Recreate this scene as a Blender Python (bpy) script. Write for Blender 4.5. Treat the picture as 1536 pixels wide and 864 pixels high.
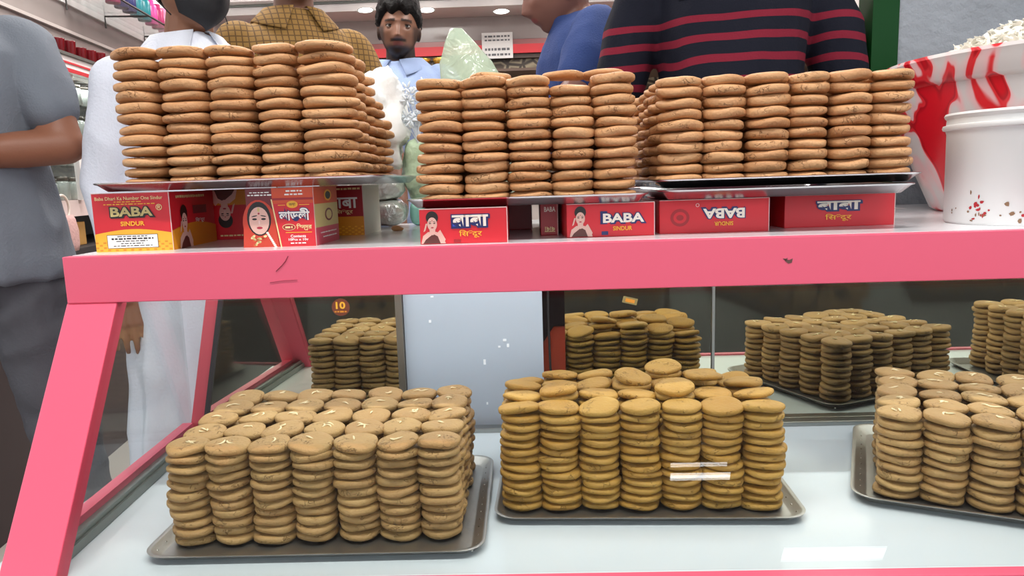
import bpy, bmesh, math, random
import numpy as np
from mathutils import Vector, Matrix, Euler, noise

for o in list(bpy.data.objects):
    bpy.data.objects.remove(o, do_unlink=True)
scene = bpy.context.scene
COL = scene.collection
R = math.radians

# ------------------------------------------------------------------ camera
FPX = 1100.0
PITCH, YAW, ROLL = R(8.38), R(1.7), 0.031
CAM = Vector((0.0, 0.0, 1.03))
fw = Vector((-math.sin(YAW) * math.cos(PITCH), math.cos(YAW) * math.cos(PITCH), -math.sin(PITCH)))
r0 = Vector((math.cos(YAW), math.sin(YAW), 0))
u0 = r0.cross(fw)
rt = r0 * math.cos(ROLL) - u0 * math.sin(ROLL)
up = u0 * math.cos(ROLL) + r0 * math.sin(ROLL)
cam_data = bpy.data.cameras.new('camera')
cam_data.sensor_width = 36.0
cam_data.lens = FPX / 1536.0 * 36.0
cam_data.clip_start = 0.02
cam = bpy.data.objects.new('camera', cam_data)
COL.objects.link(cam)
m3 = Matrix((rt, up, -fw)).transposed()
cam.matrix_world = Matrix.Translation(CAM) @ m3.to_4x4()
scene.camera = cam


def at(px, py, Y):
    """the point of the place at depth Y that the photograph shows at a pixel"""
    d = fw + rt * ((px - 768) / FPX) + up * ((432 - py) / FPX)
    return CAM + d * (Y / d.y)


# ------------------------------------------------------------------ world, exposure
world = bpy.data.worlds.new('overcast')
scene.world = world
world.use_nodes = True
bg = world.node_tree.nodes['Background']
bg.inputs[0].default_value = (0.92, 0.96, 1.0, 1)
bg.inputs[1].default_value = 1.7
vs = scene.view_settings
vs.view_transform = 'Standard'
vs.look = 'None'
vs.exposure = 0.10
vs.gamma = 1.0
vs.use_curve_mapping = False
scene.cycles.max_bounces = 10
scene.cycles.transparent_max_bounces = 12
scene.cycles.caustics_reflective = False
scene.cycles.caustics_refractive = False


def area_light(name, loc, sx, sy, power, color=(1, 1, 1), rot=(0, 0, 0)):
    ld = bpy.data.lights.new(name, 'AREA')
    ld.shape = 'RECTANGLE'
    ld.size, ld.size_y = sx, sy
    ld.energy = power
    ld.color = color
    o = bpy.data.objects.new(name, ld)
    COL.objects.link(o)
    o.location = loc
    o.rotation_euler = rot
    return o


# light of the ceiling battens added over the stall and of the shop's ceiling panels
area_light('stall_fill_light', (-0.55, 0.35, 2.64), 1.2, 0.06, 20, (1.0, 0.98, 0.95))
area_light('stall_fill_light', (0.75, 0.35, 2.64), 1.2, 0.06, 20, (1.0, 0.98, 0.95))
for lx, ly in ((-1.0, 2.6), (0.6, 2.6), (-1.0, 4.4), (0.6, 4.4)):
    area_light('shop_panel_light', (lx, ly, 2.62), 0.6, 0.6, 26, (1.0, 0.97, 0.93))

area_light('cabinet_fill_light', (-1.80, 3.1, 1.455), 0.05, 2.2, 7, (1.0, 0.98, 0.95), (0, 0, R(7.6)))  # added to brighten the jars behind the glass doors
# unseen light strips added under the counter top to brighten the case
area_light('case_fill_light', (0.42, 0.975, 0.918), 2.0, 0.02, 1.25, (0.93, 0.98, 1.0), (R(10), 0, 0))
area_light('case_fill_light', (0.42, 1.165, 0.918), 2.0, 0.02, 1.5, (0.93, 0.98, 1.0))

# ------------------------------------------------------------------ materials
_mats = {}


def lin(c):
    if isinstance(c, str):
        c = tuple(int(c[i:i + 2], 16) / 255 for i in (0, 2, 4))
    return tuple((v / 12.92 if v <= 0.04045 else ((v + 0.055) / 1.055) ** 2.4) for v in c[:3]) + (1.0,)


def mat(name, color='808080', rough=0.5, metal=0.0, spec=0.5, var=0.06, scale=12.0, bump=0.0, bscale=60.0,
        emit=None, estr=0.0, coat=0.0, trans=0.0):
    if name in _mats:
        return _mats[name]
    m = bpy.data.materials.new(name)
    m.use_nodes = True
    nt = m.node_tree
    b = nt.nodes['Principled BSDF']
    c = lin(color)
    b.inputs['Roughness'].default_value = rough
    b.inputs['Metallic'].default_value = metal
    b.inputs['Specular IOR Level'].default_value = spec
    b.inputs['Coat Weight'].default_value = coat
    b.inputs['Transmission Weight'].default_value = trans
    tc = nt.nodes.new('ShaderNodeTexCoord')
    nz = nt.nodes.new('ShaderNodeTexNoise')
    nz.inputs['Scale'].default_value = scale
    nz.inputs['Detail'].default_value = 3
    nt.links.new(tc.outputs['Object'], nz.inputs['Vector'])
    mx = nt.nodes.new('ShaderNodeMix')
    mx.data_type = 'RGBA'
    mx.inputs['A'].default_value = tuple(min(1, v * (1 - var)) for v in c[:3]) + (1,)
    mx.inputs['B'].default_value = tuple(min(1, v * (1 + var)) for v in c[:3]) + (1,)
    nt.links.new(nz.outputs['Fac'], mx.inputs['Factor'])
    nt.links.new(mx.outputs['Result'], b.inputs['Base Color'])
    if bump > 0:
        n2 = nt.nodes.new('ShaderNodeTexNoise')
        n2.inputs['Scale'].default_value = bscale
        n2.inputs['Detail'].default_value = 4
        nt.links.new(tc.outputs['Object'], n2.inputs['Vector'])
        bp = nt.nodes.new('ShaderNodeBump')
        bp.inputs['Strength'].default_value = bump
        bp.inputs['Distance'].default_value = 0.01
        nt.links.new(n2.outputs['Fac'], bp.inputs['Height'])
        nt.links.new(bp.outputs['Normal'], b.inputs['Normal'])
    if emit:
        b.inputs['Emission Color'].default_value = lin(emit)
        b.inputs['Emission Strength'].default_value = estr
    _mats[name] = m
    return m


def sweet_mat(name, ca, cb, crack):
    """milk-fudge surface: slow colour drift, grain, a few dry cracks"""
    m = bpy.data.materials.new(name)
    m.use_nodes = True
    nt = m.node_tree
    N, L = nt.nodes.new, nt.links.new
    b = nt.nodes['Principled BSDF']
    b.inputs['Roughness'].default_value = 0.52
    b.inputs['Specular IOR Level'].default_value = 0.35
    b.inputs['Subsurface Weight'].default_value = 0.0
    tc = N('ShaderNodeTexCoord')
    oi = N('ShaderNodeObjectInfo')
    off = N('ShaderNodeVectorMath')
    off.operation = 'MULTIPLY_ADD'
    comb = N('ShaderNodeCombineXYZ')
    for k in range(3):
        L(oi.outputs['Random'], comb.inputs[k])
    L(comb.outputs[0], off.inputs[0])
    off.inputs[1].default_value = (7.3, 3.1, 5.7)
    L(tc.outputs['Object'], off.inputs[2])
    nz = N('ShaderNodeTexNoise')
    nz.inputs['Scale'].default_value = 26
    nz.inputs['Detail'].default_value = 3
    L(off.outputs[0], nz.inputs['Vector'])
    add = N('ShaderNodeMath')
    add.operation = 'MULTIPLY_ADD'
    L(oi.outputs['Random'], add.inputs[0])
    add.inputs[1].default_value = 0.55
    L(nz.outputs['Fac'], add.inputs[2])
    sub = N('ShaderNodeMath')
    sub.operation = 'SUBTRACT'
    L(add.outputs[0], sub.inputs[0])
    sub.inputs[1].default_value = 0.28
    mx = N('ShaderNodeMix')
    mx.data_type = 'RGBA'
    mx.inputs['A'].default_value = lin(ca)
    mx.inputs['B'].default_value = lin(cb)
    L(sub.outputs[0], mx.inputs['Factor'])
    # cracks: thin ridges of a warped noise, kept only in patches
    wv = N('ShaderNodeTexNoise')
    wv.inputs['Scale'].default_value = 105
    wv.inputs['Detail'].default_value = 2
    L(off.outputs[0], wv.inputs['Vector'])
    ab = N('ShaderNodeMath')
    ab.operation = 'SUBTRACT'
    L(wv.outputs['Fac'], ab.inputs[0])
    ab.inputs[1].default_value = 0.5
    ab2 = N('ShaderNodeMath')
    ab2.operation = 'ABSOLUTE'
    L(ab.outputs[0], ab2.inputs[0])
    mr = N('ShaderNodeMapRange')
    mr.inputs['From Min'].default_value = 0.0
    mr.inputs['From Max'].default_value = 0.030
    mr.inputs['To Min'].default_value = 1.0
    mr.inputs['To Max'].default_value = 0.0
    L(ab2.outputs[0], mr.inputs['Value'])
    patch = N('ShaderNodeTexNoise')
    patch.inputs['Scale'].default_value = 42
    L(off.outputs[0], patch.inputs['Vector'])
    pr = N('ShaderNodeMapRange')
    pr.inputs['From Min'].default_value = 0.545
    pr.inputs['From Max'].default_value = 0.62
    L(patch.outputs['Fac'], pr.inputs['Value'])
    mu = N('ShaderNodeMath')
    mu.operation = 'MULTIPLY'
    L(mr.outputs[0], mu.inputs[0])
    L(pr.outputs[0], mu.inputs[1])
    mx2 = N('ShaderNodeMix')
    mx2.data_type = 'RGBA'
    L(mx.outputs['Result'], mx2.inputs['A'])
    mx2.inputs['B'].default_value = lin(crack)
    mf = N('ShaderNodeMath')
    mf.operation = 'MULTIPLY'
    L(mu.outputs[0], mf.inputs[0])
    mf.inputs[1].default_value = 0.5
    L(mf.outputs[0], mx2.inputs['Factor'])
    L(mx2.outputs['Result'], b.inputs['Base Color'])
    gr = N('ShaderNodeTexNoise')
    gr.inputs['Scale'].default_value = 260
    L(off.outputs[0], gr.inputs['Vector'])
    hs = N('ShaderNodeMath')
    hs.operation = 'MULTIPLY_ADD'
    L(mu.outputs[0], hs.inputs[0])
    hs.inputs[1].default_value = -1.6
    L(gr.outputs['Fac'], hs.inputs[2])
    bp = N('ShaderNodeBump')
    bp.inputs['Strength'].default_value = 0.75
    bp.inputs['Distance'].default_value = 0.0014
    L(hs.outputs[0], bp.inputs['Height'])
    L(bp.outputs['Normal'], b.inputs['Normal'])
    _mats[name] = m
    return m


def glass_mat(name, tint=(0.95, 0.98, 0.97), refl=1.0):
    """thin pane: clear with a Fresnel reflection"""
    m = bpy.data.materials.new(name)
    m.use_nodes = True
    nt = m.node_tree
    for n in list(nt.nodes):
        nt.nodes.remove(n)
    N, L = nt.nodes.new, nt.links.new
    out = N('ShaderNodeOutputMaterial')
    tr = N('ShaderNodeBsdfTransparent')
    tr.inputs[0].default_value = tint + (1,)
    gl = N('ShaderNodeBsdfGlossy')
    gl.inputs['Roughness'].default_value = 0.0
    geo = N('ShaderNodeNewGeometry')
    dt = N('ShaderNodeVectorMath')
    dt.operation = 'DOT_PRODUCT'
    L(geo.outputs['Incoming'], dt.inputs[0])
    L(geo.outputs['Normal'], dt.inputs[1])
    c1 = N('ShaderNodeMath')
    c1.operation = 'ABSOLUTE'
    L(dt.outputs['Value'], c1.inputs[0])
    c2 = N('ShaderNodeMath')
    c2.operation = 'SUBTRACT'
    c2.inputs[0].default_value = 1.0
    L(c1.outputs[0], c2.inputs[1])
    c3 = N('ShaderNodeMath')
    c3.operation = 'POWER'
    L(c2.outputs[0], c3.inputs[0])
    c3.inputs[1].default_value = 5.0
    ml = N('ShaderNodeMath')      # Schlick: F0 + (1 - F0)(1 - cos)^5
    ml.operation = 'MULTIPLY_ADD'
    L(c3.outputs[0], ml.inputs[0])
    ml.inputs[1].default_value = 0.96 * refl
    ml.inputs[2].default_value = 0.04 * refl
    mix = N('ShaderNodeMixShader')
    L(ml.outputs[0], mix.inputs[0])
    L(tr.outputs[0], mix.inputs[1])
    L(gl.outputs[0], mix.inputs[2])
    L(mix.outputs[0], out.inputs[0])
    _mats[name] = m
    return m


def vcol_mat(name, rough=0.5, bump=0.0, bscale=120, spec=0.4):
    """colour from the mesh's own colour attribute (skin, hair and beard, print)"""
    m = bpy.data.materials.new(name)
    m.use_nodes = True
    nt = m.node_tree
    b = nt.nodes['Principled BSDF']
    b.inputs['Roughness'].default_value = rough
    b.inputs['Specular IOR Level'].default_value = spec
    a = nt.nodes.new('ShaderNodeVertexColor')
    a.layer_name = 'Col'
    nt.links.new(a.outputs[0], b.inputs['Base Color'])
    if bump:
        tc = nt.nodes.new('ShaderNodeTexCoord')
        n2 = nt.nodes.new('ShaderNodeTexNoise')
        n2.inputs['Scale'].default_value = bscale
        nt.links.new(tc.outputs['Object'], n2.inputs['Vector'])
        bp = nt.nodes.new('ShaderNodeBump')
        bp.inputs['Strength'].default_value = bump
        bp.inputs['Distance'].default_value = 0.003
        nt.links.new(n2.outputs['Fac'], bp.inputs['Height'])
        nt.links.new(bp.outputs['Normal'], b.inputs['Normal'])
    _mats[name] = m
    return m


# ------------------------------------------------------------------ mesh helpers
class MB:
    def __init__(s):
        s.v, s.f, s.mi, s.mats = [], [], [], []

    def m(s, material):
        if material not in s.mats:
            s.mats.append(material)
        return s.mats.index(material)

    def add(s, verts, faces, material=None):
        k = len(s.v)
        s.v += [tuple(p) for p in verts]
        i = s.m(material) if material else 0
        for f in faces:
            s.f.append(tuple(k + q for q in f))
            s.mi.append(i)

    def box(s, lo, hi, material=None, M=None):
        (a, b, c), (d, e, g) = lo, hi
        vs_ = [(a, b, c), (d, b, c), (d, e, c), (a, e, c), (a, b, g), (d, b, g), (d, e, g), (a, e, g)]
        if M is not None:
            vs_ = [M @ Vector(p) for p in vs_]
        s.add(vs_, [(0, 3, 2, 1), (4, 5, 6, 7), (0, 1, 5, 4), (1, 2, 6, 5), (2, 3, 7, 6), (3, 0, 4, 7)], material)

    def bar(s, p0, p1, w, h, upv=(0, 0, 1), material=None):
        p0, p1 = Vector(p0), Vector(p1)
        d = (p1 - p0).normalized()
        u = Vector(upv)
        x = d.cross(u).normalized()
        u = x.cross(d)
        vs_ = []
        for p in (p0, p1):
            for a, b in ((-1, -1), (1, -1), (1, 1), (-1, 1)):
                vs_.append(p + x * (a * w / 2) + u * (b * h / 2))
        s.add(vs_, [(3, 2, 1, 0), (4, 5, 6, 7), (0, 1, 5, 4), (1, 2, 6, 5), (2, 3, 7, 6), (3, 0, 4, 7)], material)

    def tube(s, pts, r, n=8, material=None, closed=False):
        pts = [Vector(p) for p in pts]
        rs = r if isinstance(r, (list, tuple)) else [r] * len(pts)
        vs_, fs = [], []
        ref = Vector((0.13, 0.31, 0.94))
        for i, p in enumerate(pts):
            a, b = pts[max(0, i - 1)], pts[min(len(pts) - 1, i + 1)]
            if closed:
                a, b = pts[i - 1], pts[(i + 1) % len(pts)]
            t = (b - a).normalized()
            x = t.cross(ref)
            if x.length < 1e-3:
                x = t.cross(Vector((1, 0, 0)))
            x.normalize()
            y = t.cross(x)
            for k in range(n):
                q = 2 * math.pi * k / n
                vs_.append(p + (x * math.cos(q) + y * math.sin(q)) * rs[i])
        m = len(pts)
        for i in range(m if closed else m - 1):
            j = (i + 1) % m
            for k in range(n):
                l = (k + 1) % n
                fs.append((i * n + k, i * n + l, j * n + l, j * n + k))
        if not closed:
            fs.append(tuple(range(n))[::-1])
            fs.append(tuple((m - 1) * n + k for k in range(n)))
        s.add(vs_, fs, material)

    def loft(s, rings, material=None, cap=True, closed_loop=True):
        n = len(rings[0])
        vs_ = [p for r_ in rings for p in r_]
        fs = []
        for i in range(len(rings) - 1):
            for k in range(n if closed_loop else n - 1):
                l = (k + 1) % n
                fs.append((i * n + k, i * n + l, (i + 1) * n + l, (i + 1) * n + k))
        if cap:
            fs.append(tuple(range(n))[::-1])
            fs.append(tuple((len(rings) - 1) * n + k for k in range(n)))
        s.add(vs_, fs, material)

    def lathe(s, prof, n=32, c=(0, 0, 0), material=None, cap=True):
        rings = [[(c[0] + r_ * math.cos(2 * math.pi * k / n), c[1] + r_ * math.sin(2 * math.pi * k / n), c[2] + z)
                  for k in range(n)] for r_, z in prof]
        s.loft(rings, material, cap)

    def ball(s, c, rx, ry, rz, n=16, m=10, M=None, material=None):
        vs_, fs = [], []
        for i in range(m + 1):
            e = -math.pi / 2 + math.pi * i / m
            for k in range(n):
                a = 2 * math.pi * k / n
                p = Vector((rx * math.cos(e) * math.cos(a), ry * math.cos(e) * math.sin(a), rz * math.sin(e)))
                if M is not None:
                    p = M @ p
                vs_.append(p + Vector(c))
        for i in range(m):
            for k in range(n):
                l = (k + 1) % n
                fs.append((i * n + k, i * n + l, (i + 1) * n + l, (i + 1) * n + k))
        s.add(vs_, fs, material)

    def capsule(s, p0, p1, ra, rb, n=14):
        p0, p1 = Vector(p0), Vector(p1)
        d = (p1 - p0).normalized()
        ref = Vector((0, 0, 1)) if abs(d.z) < 0.9 else Vector((1, 0, 0))
        x = d.cross(ref).normalized()
        y = d.cross(x)
        rings = []
        st = [(-math.cos(t), math.sin(t), 0) for t in np.linspace(0.15, math.pi / 2, 5)]
        for a, w, _ in st:
            rings.append((p0 + d * (a * ra), ra * w))
        for a, w, _ in [(math.sin(t), math.cos(t), 0) for t in np.linspace(0, math.pi / 2 - 0.15, 5)]:
            rings.append((p1 + d * (a * rb), rb * w))
        s.loft([[c + (x * math.cos(2 * math.pi * k / n) + y * math.sin(2 * math.pi * k / n)) * w for k in range(n)]
                for c, w in rings])

    def mesh(s, name, smooth=False, material=None):
        me = bpy.data.meshes.new(name)
        me.from_pydata(s.v, [], s.f)
        ms = s.mats or ([material] if material else [])
        for q in ms:
            me.materials.append(q)
        if s.mats and len(s.mats) > 1:
            me.polygons.foreach_set('material_index', s.mi)
        bm = bmesh.new()
        bm.from_mesh(me)
        bmesh.ops.remove_doubles(bm, verts=bm.verts, dist=1e-6)
        bmesh.ops.recalc_face_normals(bm, faces=bm.faces)
        bm.to_mesh(me)
        bm.free()
        if smooth:
            me.shade_smooth()
        me.update()
        return me

    def build(s, name, material=None, parent=None, smooth=False, loc=None, auto=None):
        me = s.mesh(name, smooth or auto is not None, material)
        if auto is not None:
            me.set_sharp_from_angle(angle=R(auto))
        o = bpy.data.objects.new(name, me)
        COL.objects.link(o)
        if parent is not None:
            o.parent = parent
        if loc is not None:
            o.location = loc
        return o


def tag(o, label, cat, group=None, kind=None):
    if label:
        o['label'] = label
    if cat:
        o['category'] = cat
    if group:
        o['group'] = group
    if kind:
        o['kind'] = kind
    return o


def thing(name, label, cat, loc=(0, 0, 0), rz=0.0, group=None):
    o = bpy.data.objects.new(name, None)
    COL.objects.link(o)
    o.empty_display_size = 0.05
    o.location = loc
    o.rotation_euler = (0, 0, rz)
    return tag(o, label, cat, group)


def struct(name, mb, material, parent=None, **k):
    o = mb.build(name, material, parent, **k)
    if parent is None:
        o['kind'] = 'structure'
    return o


def bevel(o, w=0.002, seg=2):
    md = o.modifiers.new('bevel', 'BEVEL')
    md.width = w
    md.segments = seg
    md.limit_method = 'ANGLE'
    return o


def box_obj(name, lo, hi, material, parent=None, bw=0.0):
    b = MB()
    b.box(lo, hi)
    o = b.build(name, material, parent)
    if bw:
        bevel(o, bw)
    return o


ORD = ['', 'lowest', '2nd', '3rd', '4th', '5th', '6th', '7th', '8th', '9th', '10th', '11th', '12th', '13th', '14th']
NTH = ['', '1st', '2nd', '3rd', '4th', '5th', '6th', '7th', '8th', '9th', '10th']
rng = random.Random(11)

# ------------------------------------------------------------------ the setting: ground, shop shell
M_white = mat('white_laminate', 'F3F4F8', 0.22, var=0.02, scale=4, coat=0.3)
M_casefloor = mat('case_floor_laminate', 'DDE6EA', 0.16, var=0.03, scale=5)
M_pink = mat('pink_laminate', 'F4637F', 0.38, var=0.03, scale=3)
M_pinkdark = mat('pink_edge', 'C03A52', 0.4, var=0.04)
M_alu = mat('aluminium', 'A9ABA8', 0.34, metal=1.0, var=0.08)
M_channel = mat('grey_channel', '7C827E', 0.4, metal=0.7, var=0.1)
M_steel = mat('tray_steel', 'B8B5AF', 0.42, metal=1.0, var=0.14, scale=30, bump=0.05, bscale=200)
M_steel_bright = mat('tray_steel_bright', 'C9CBCD', 0.22, metal=1.0, var=0.06, scale=20)
M_panel = mat('pale_panel', 'B2BCC8', 0.45, var=0.04, scale=6)
M_dark = mat('dark_edge', '2A2628', 0.6)
M_mirror = mat('tinted_mirror', 'D4D2BE', 0.010, metal=1.0, var=0.02)
M_glass = glass_mat('clear_glass', (0.97, 0.985, 0.98), 0.9)
M_street = mat('asphalt', '15110F', 0.95, spec=0.05, var=0.2, scale=6, bump=0.2, bscale=90)

b = MB()
b.box((-9, -9, -0.06), (9, 0.4, 0.0))
struct('floor_street', b, M_street)
b = MB()
b.box((-9, 0.4, -0.06), (9, 9, 0.0))
struct('floor', b, mat('shop_floor_tile', 'B8B2AA', 0.35, var=0.08, scale=3))
b = MB()
b.box((-3.6, -2.9, 2.72), (3.2, 5.6, 2.8))  # front part is an unseen canopy, extended to block sky haze in the glass
struct('ceiling', b, mat('ceiling_paint', 'DDD5D3', 0.7, var=0.03))

# ------------------------------------------------------------------ worktop and display case
CT = 0.95          # counter top height
FL = 0.60          # floor of the case
top = thing('counter_top', 'white laminate counter top with a broad pink front edge', 'counter', (0, 0, 0))
b = MB()
poly = [(-0.6, 0.938), (1.45, 0.938), (1.45, 1.645), (0.74, 1.645), (0.74, 1.47), (-0.6, 1.47)]
n = len(poly)
b.add([(x, y, CT - 0.022) for x, y in poly] + [(x, y, CT) for x, y in poly],
      [tuple(range(n))[::-1], tuple(range(n, 2 * n))] + [(i, (i + 1) % n, n + (i + 1) % n, n + i) for i in range(n)])
b.build('top_board', M_white, top)
b = MB()
b.box((-0.604, 0.922, 0.889), (1.45, 0.938, CT - 0.0005))
fa = b.build('fascia', M_pink, top)
bevel(fa, 0.001)
# chips and a scratch in the pink edge
b = MB()
for (px, py, w, h) in ((1183, 392, 0.010, 0.006), (1178, 389, 0.006, 0.003)):
    p = at(px, py, 0.9215)
    b.add([(p.x - w / 2, 0.9216, p.z + h * .4), (p.x + w * .1, 0.9216, p.z + h * .3), (p.x + w / 2, 0.9216, p.z + h * .6),
           (p.x + w * .4, 0.9216, p.z - h * .3), (p.x, 0.9216, p.z - h * .5), (p.x - w * .4, 0.9216, p.z)],
          [(0, 1, 2, 3, 4, 5)])
b.build('chipped_spot', mat('chip_board', '6B4A45', 0.8), fa)
b = MB()
pts = [at(432, 384, .9213), at(428, 392, .9213), at(423, 398, .9213), at(414, 407, .9213)]
b.tube(pts, 0.0005, 5)
pts = [at(405, 424, .9213), at(425, 421, .9213), at(446, 420, .9213)]
b.tube(pts, 0.0004, 5)
b.build('scratch', mat('scratch_dark', '9A3A4E', 0.8), fa)

case = thing('display_case', 'pink framed glass display case with mirrored back, under the counter top', 'display case')
# white floor of the case
b = MB()
b.box((-0.64, 0.748, FL - 0.02), (1.45, 1.24, FL))
b.build('case_floor', M_casefloor, case)
# sloping corner post at the left of the front
b = MB()
x0, x1 = -0.606, -0.540
P = [(0.924, 0.889), (0.742, 0.60), (0.765, 0.60), (0.947, 0.889)]
b.add([(x0, y, z) for y, z in P] + [(x1, y, z) for y, z in P],
      [(0, 1, 2, 3), (7, 6, 5, 4), (0, 4, 5, 1), (1, 5, 6, 2), (2, 6, 7, 3), (3, 7, 4, 0)])
bevel(b.build('corner_post', M_pink, case), 0.0012)
b = MB()
b.add([(x1 + .0006, y, z) for y, z in P] + [(x1 + .0012, y, z) for y, z in P],
      [(0, 1, 2, 3), (7, 6, 5, 4), (0, 4, 5, 1), (1, 5, 6, 2), (2, 6, 7, 3), (3, 7, 4, 0)])
b.build('post_edge_band', M_pinkdark, case)
# front bottom rail
box_obj('bottom_rail', (-0.606, 0.732, 0.53), (1.45, 0.7485, 0.6035), M_pink, case, 0.001)
box_obj('base_cabinet', (-0.606, 0.75, 0.0), (1.45, 1.24, FL - 0.0205), M_pink, case)
# left side: pink bottom rail outside, grey channel inside, pane, rear post
b = MB()
b.bar((-0.588, 0.767, 0.611), (-0.618, 1.235, 0.611), 0.018, 0.022)
b.build('side_rail', M_pink, case)
b = MB()
b.bar((-0.566, 0.767, 0.607), (-0.596, 1.222, 0.607), 0.024, 0.012)
b.bar((-0.560, 0.767, 0.616), (-0.590, 1.222, 0.616), 0.004, 0.008)
b.build('side_channel', M_channel, case)
b = MB()
G4 = [(0.772, 0.616, -.575), (1.225, 0.616, -.606), (1.225, 0.888, -.606), (0.944, 0.888, -.586)]
b.add([(x - .002, y, z) for y, z, x in G4] + [(x + .002, y, z) for y, z, x in G4],
      [(0, 1, 2, 3), (7, 6, 5, 4), (0, 4, 5, 1), (1, 5, 6, 2), (2, 6, 7, 3), (3, 7, 4, 0)])
sg = b.build('side_pane', M_glass, case)
b = MB()
b.bar((-0.606, 1.245, 0.60), (-0.545, 1.245, 0.888), 0.022, 0.018, (0, 1, 0))
b.build('rear_post', mat('red_frame', 'C8505C', 0.4), case)
b = MB()
b.bar((-0.590, 1.238, 0.60), (-0.529, 1.238, 0.888), 0.008, 0.012, (0, 1, 0))
b.build('rear_post_gasket', M_dark, case)
# back: bottom track, mirrors, pale sliding panel
box_obj('back_track', (-0.596, 1.212, FL), (1.45, 1.234, FL + 0.008), M_alu, case, 0.0015)
MY = 1.235


def back_mirror(xa_b, xa_t, xb, nm='mirror_panel'):
    q = MB()
    z0, z1 = FL + 0.006, 0.92
    q.add([(xa_b, MY, z0), (xb, MY, z0), (xb, MY, z1), (xa_t, MY, z1),
           (xa_b, MY + .005, z0), (xb, MY + .005, z0), (xb, MY + .005, z1), (xa_t, MY + .005, z1)],
          [(0, 1, 2, 3), (7, 6, 5, 4), (0, 4, 5, 1), (1, 5, 6, 2), (2, 6, 7, 3), (3, 7, 4, 0)])
    return q.build(nm, M_mirror, case)


ml = back_mirror(-0.585, -0.525, -0.238)
b = MB()
b.box((-0.2375, MY - 0.006, FL + 0.008), (-0.226, MY + 0.006, 0.92))
b.build('mirror_frame_strip', mat('dull_aluminium', '7D766C', 0.42, metal=0.8, var=0.12), case)
box_obj('sliding_panel', (-0.225, MY + 0.004, FL + 0.004), (0.014, MY + 0.012, 0.92), M_panel, case)
back_mirror(0.052, 0.052, 0.301)
back_mirror(0.3065, 0.3065, 1.45)
box_obj('mirror_edge_strip', (0.3015, MY - 0.004, FL + 0.006), (0.306, MY + 0.004, 0.92), M_alu, case)
# front pane
b = MB()
b.add([(-0.54, 0.930, 0.889), (1.45, 0.930, 0.889), (1.45, 0.750, 0.604), (-0.54, 0.750, 0.604),
       (-0.54, 0.934, 0.886), (1.45, 0.934, 0.886), (1.45, 0.754, 0.602), (-0.54, 0.754, 0.602)],
      [(0, 1, 2, 3), (7, 6, 5, 4), (0, 4, 5, 1), (1, 5, 6, 2), (2, 6, 7, 3), (3, 7, 4, 0)])
b.build('front_pane', M_glass, case)
for yy in (0.975, 1.165):  # glowing strips added to brighten the inside of the case
    box_obj('added_light_strip', (-0.56, yy - .014, 0.9195), (1.42, yy + .014, 0.927), mat('strip_glow', 'FFFFFF', .4, emit='F0F8FF', estr=2.0), case)
# paint spots on the pale panel
b = MB()
for (px, py, w, h) in ((727, 543, .004, .009), (645, 482, .004, .005), (757, 510, .006, .004), (762, 518, .004, .006),
                       (749, 520, .004, .003), (731, 605, .003, .004), (648, 445, .005, .003)):
    p = at(px, py, MY + 0.0036)
    b.box((p.x - w / 2, MY + .0030, p.z - h / 2), (p.x + w / 2, MY + .0038, p.z + h / 2))
b.build('paint_spot', mat('spot_white', 'F2F5F8', 0.5), case)
# what shows in the gap beside the pale panel: an orange cloth bag and a dark cable behind the case
b = MB()
rings = []
for z, wx, wy in ((0.0, .045, .03), (.03, .05, .035), (.08, .042, .03), (.13, .03, .022), (.16, .012, .01)):
    rings.append([(wx * math.cos(t) * (1 + .12 * math.sin(3 * t + 40 * z)), wy * math.sin(t), z)
                  for t in np.linspace(0, 2 * math.pi, 20, endpoint=False)])
b.loft(rings)
o = b.build('cloth_bag', mat('orange_cloth', 'D8502E', 0.85, var=0.15, scale=40, bump=.3, bscale=60), None, smooth=True,
            loc=(0.047, 1.325, FL))
tag(o, 'crumpled orange cloth bag seen in the gap beside the pale panel', 'bag')
b = MB()
b.tube([(0.026, 1.262, 0.91), (0.024, 1.262, 0.80), (0.026, 1.262, 0.70), (0.034, 1.262, 0.63), (0.043, 1.262, 0.604)], 0.0022, 8)
o = b.build('cable', M_dark, None, smooth=True)
tag(o, 'thin dark cable hanging in the gap beside the pale panel', 'cable')
box_obj('gap_dark_board', (-0.6, 1.462, FL), (0.72, 1.469, 0.926), mat('gap_dark_board', '3A2426', 0.7), case)  # dark board added to keep the gap beside the pale panel dark
box_obj('rear_shelf', (-0.6, 1.2405, FL - 0.02), (1.4, 1.47, FL), mat('shelf_board', '5A4038', 0.7), case)


# ------------------------------------------------------------------ trays
def rrect(w, d, r_, n=6):
    pts = []
    for cx, cy, a0 in ((w / 2 - r_, d / 2 - r_, 0), (-w / 2 + r_, d / 2 - r_, 90), (-w / 2 + r_, -d / 2 + r_, 180), (w / 2 - r_, -d / 2 + r_, 270)):
        for k in range(n + 1):
            a = R(a0 + 90 * k / n)
            pts.append((cx + r_ * math.cos(a), cy + r_ * math.sin(a)))
    return pts


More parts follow.
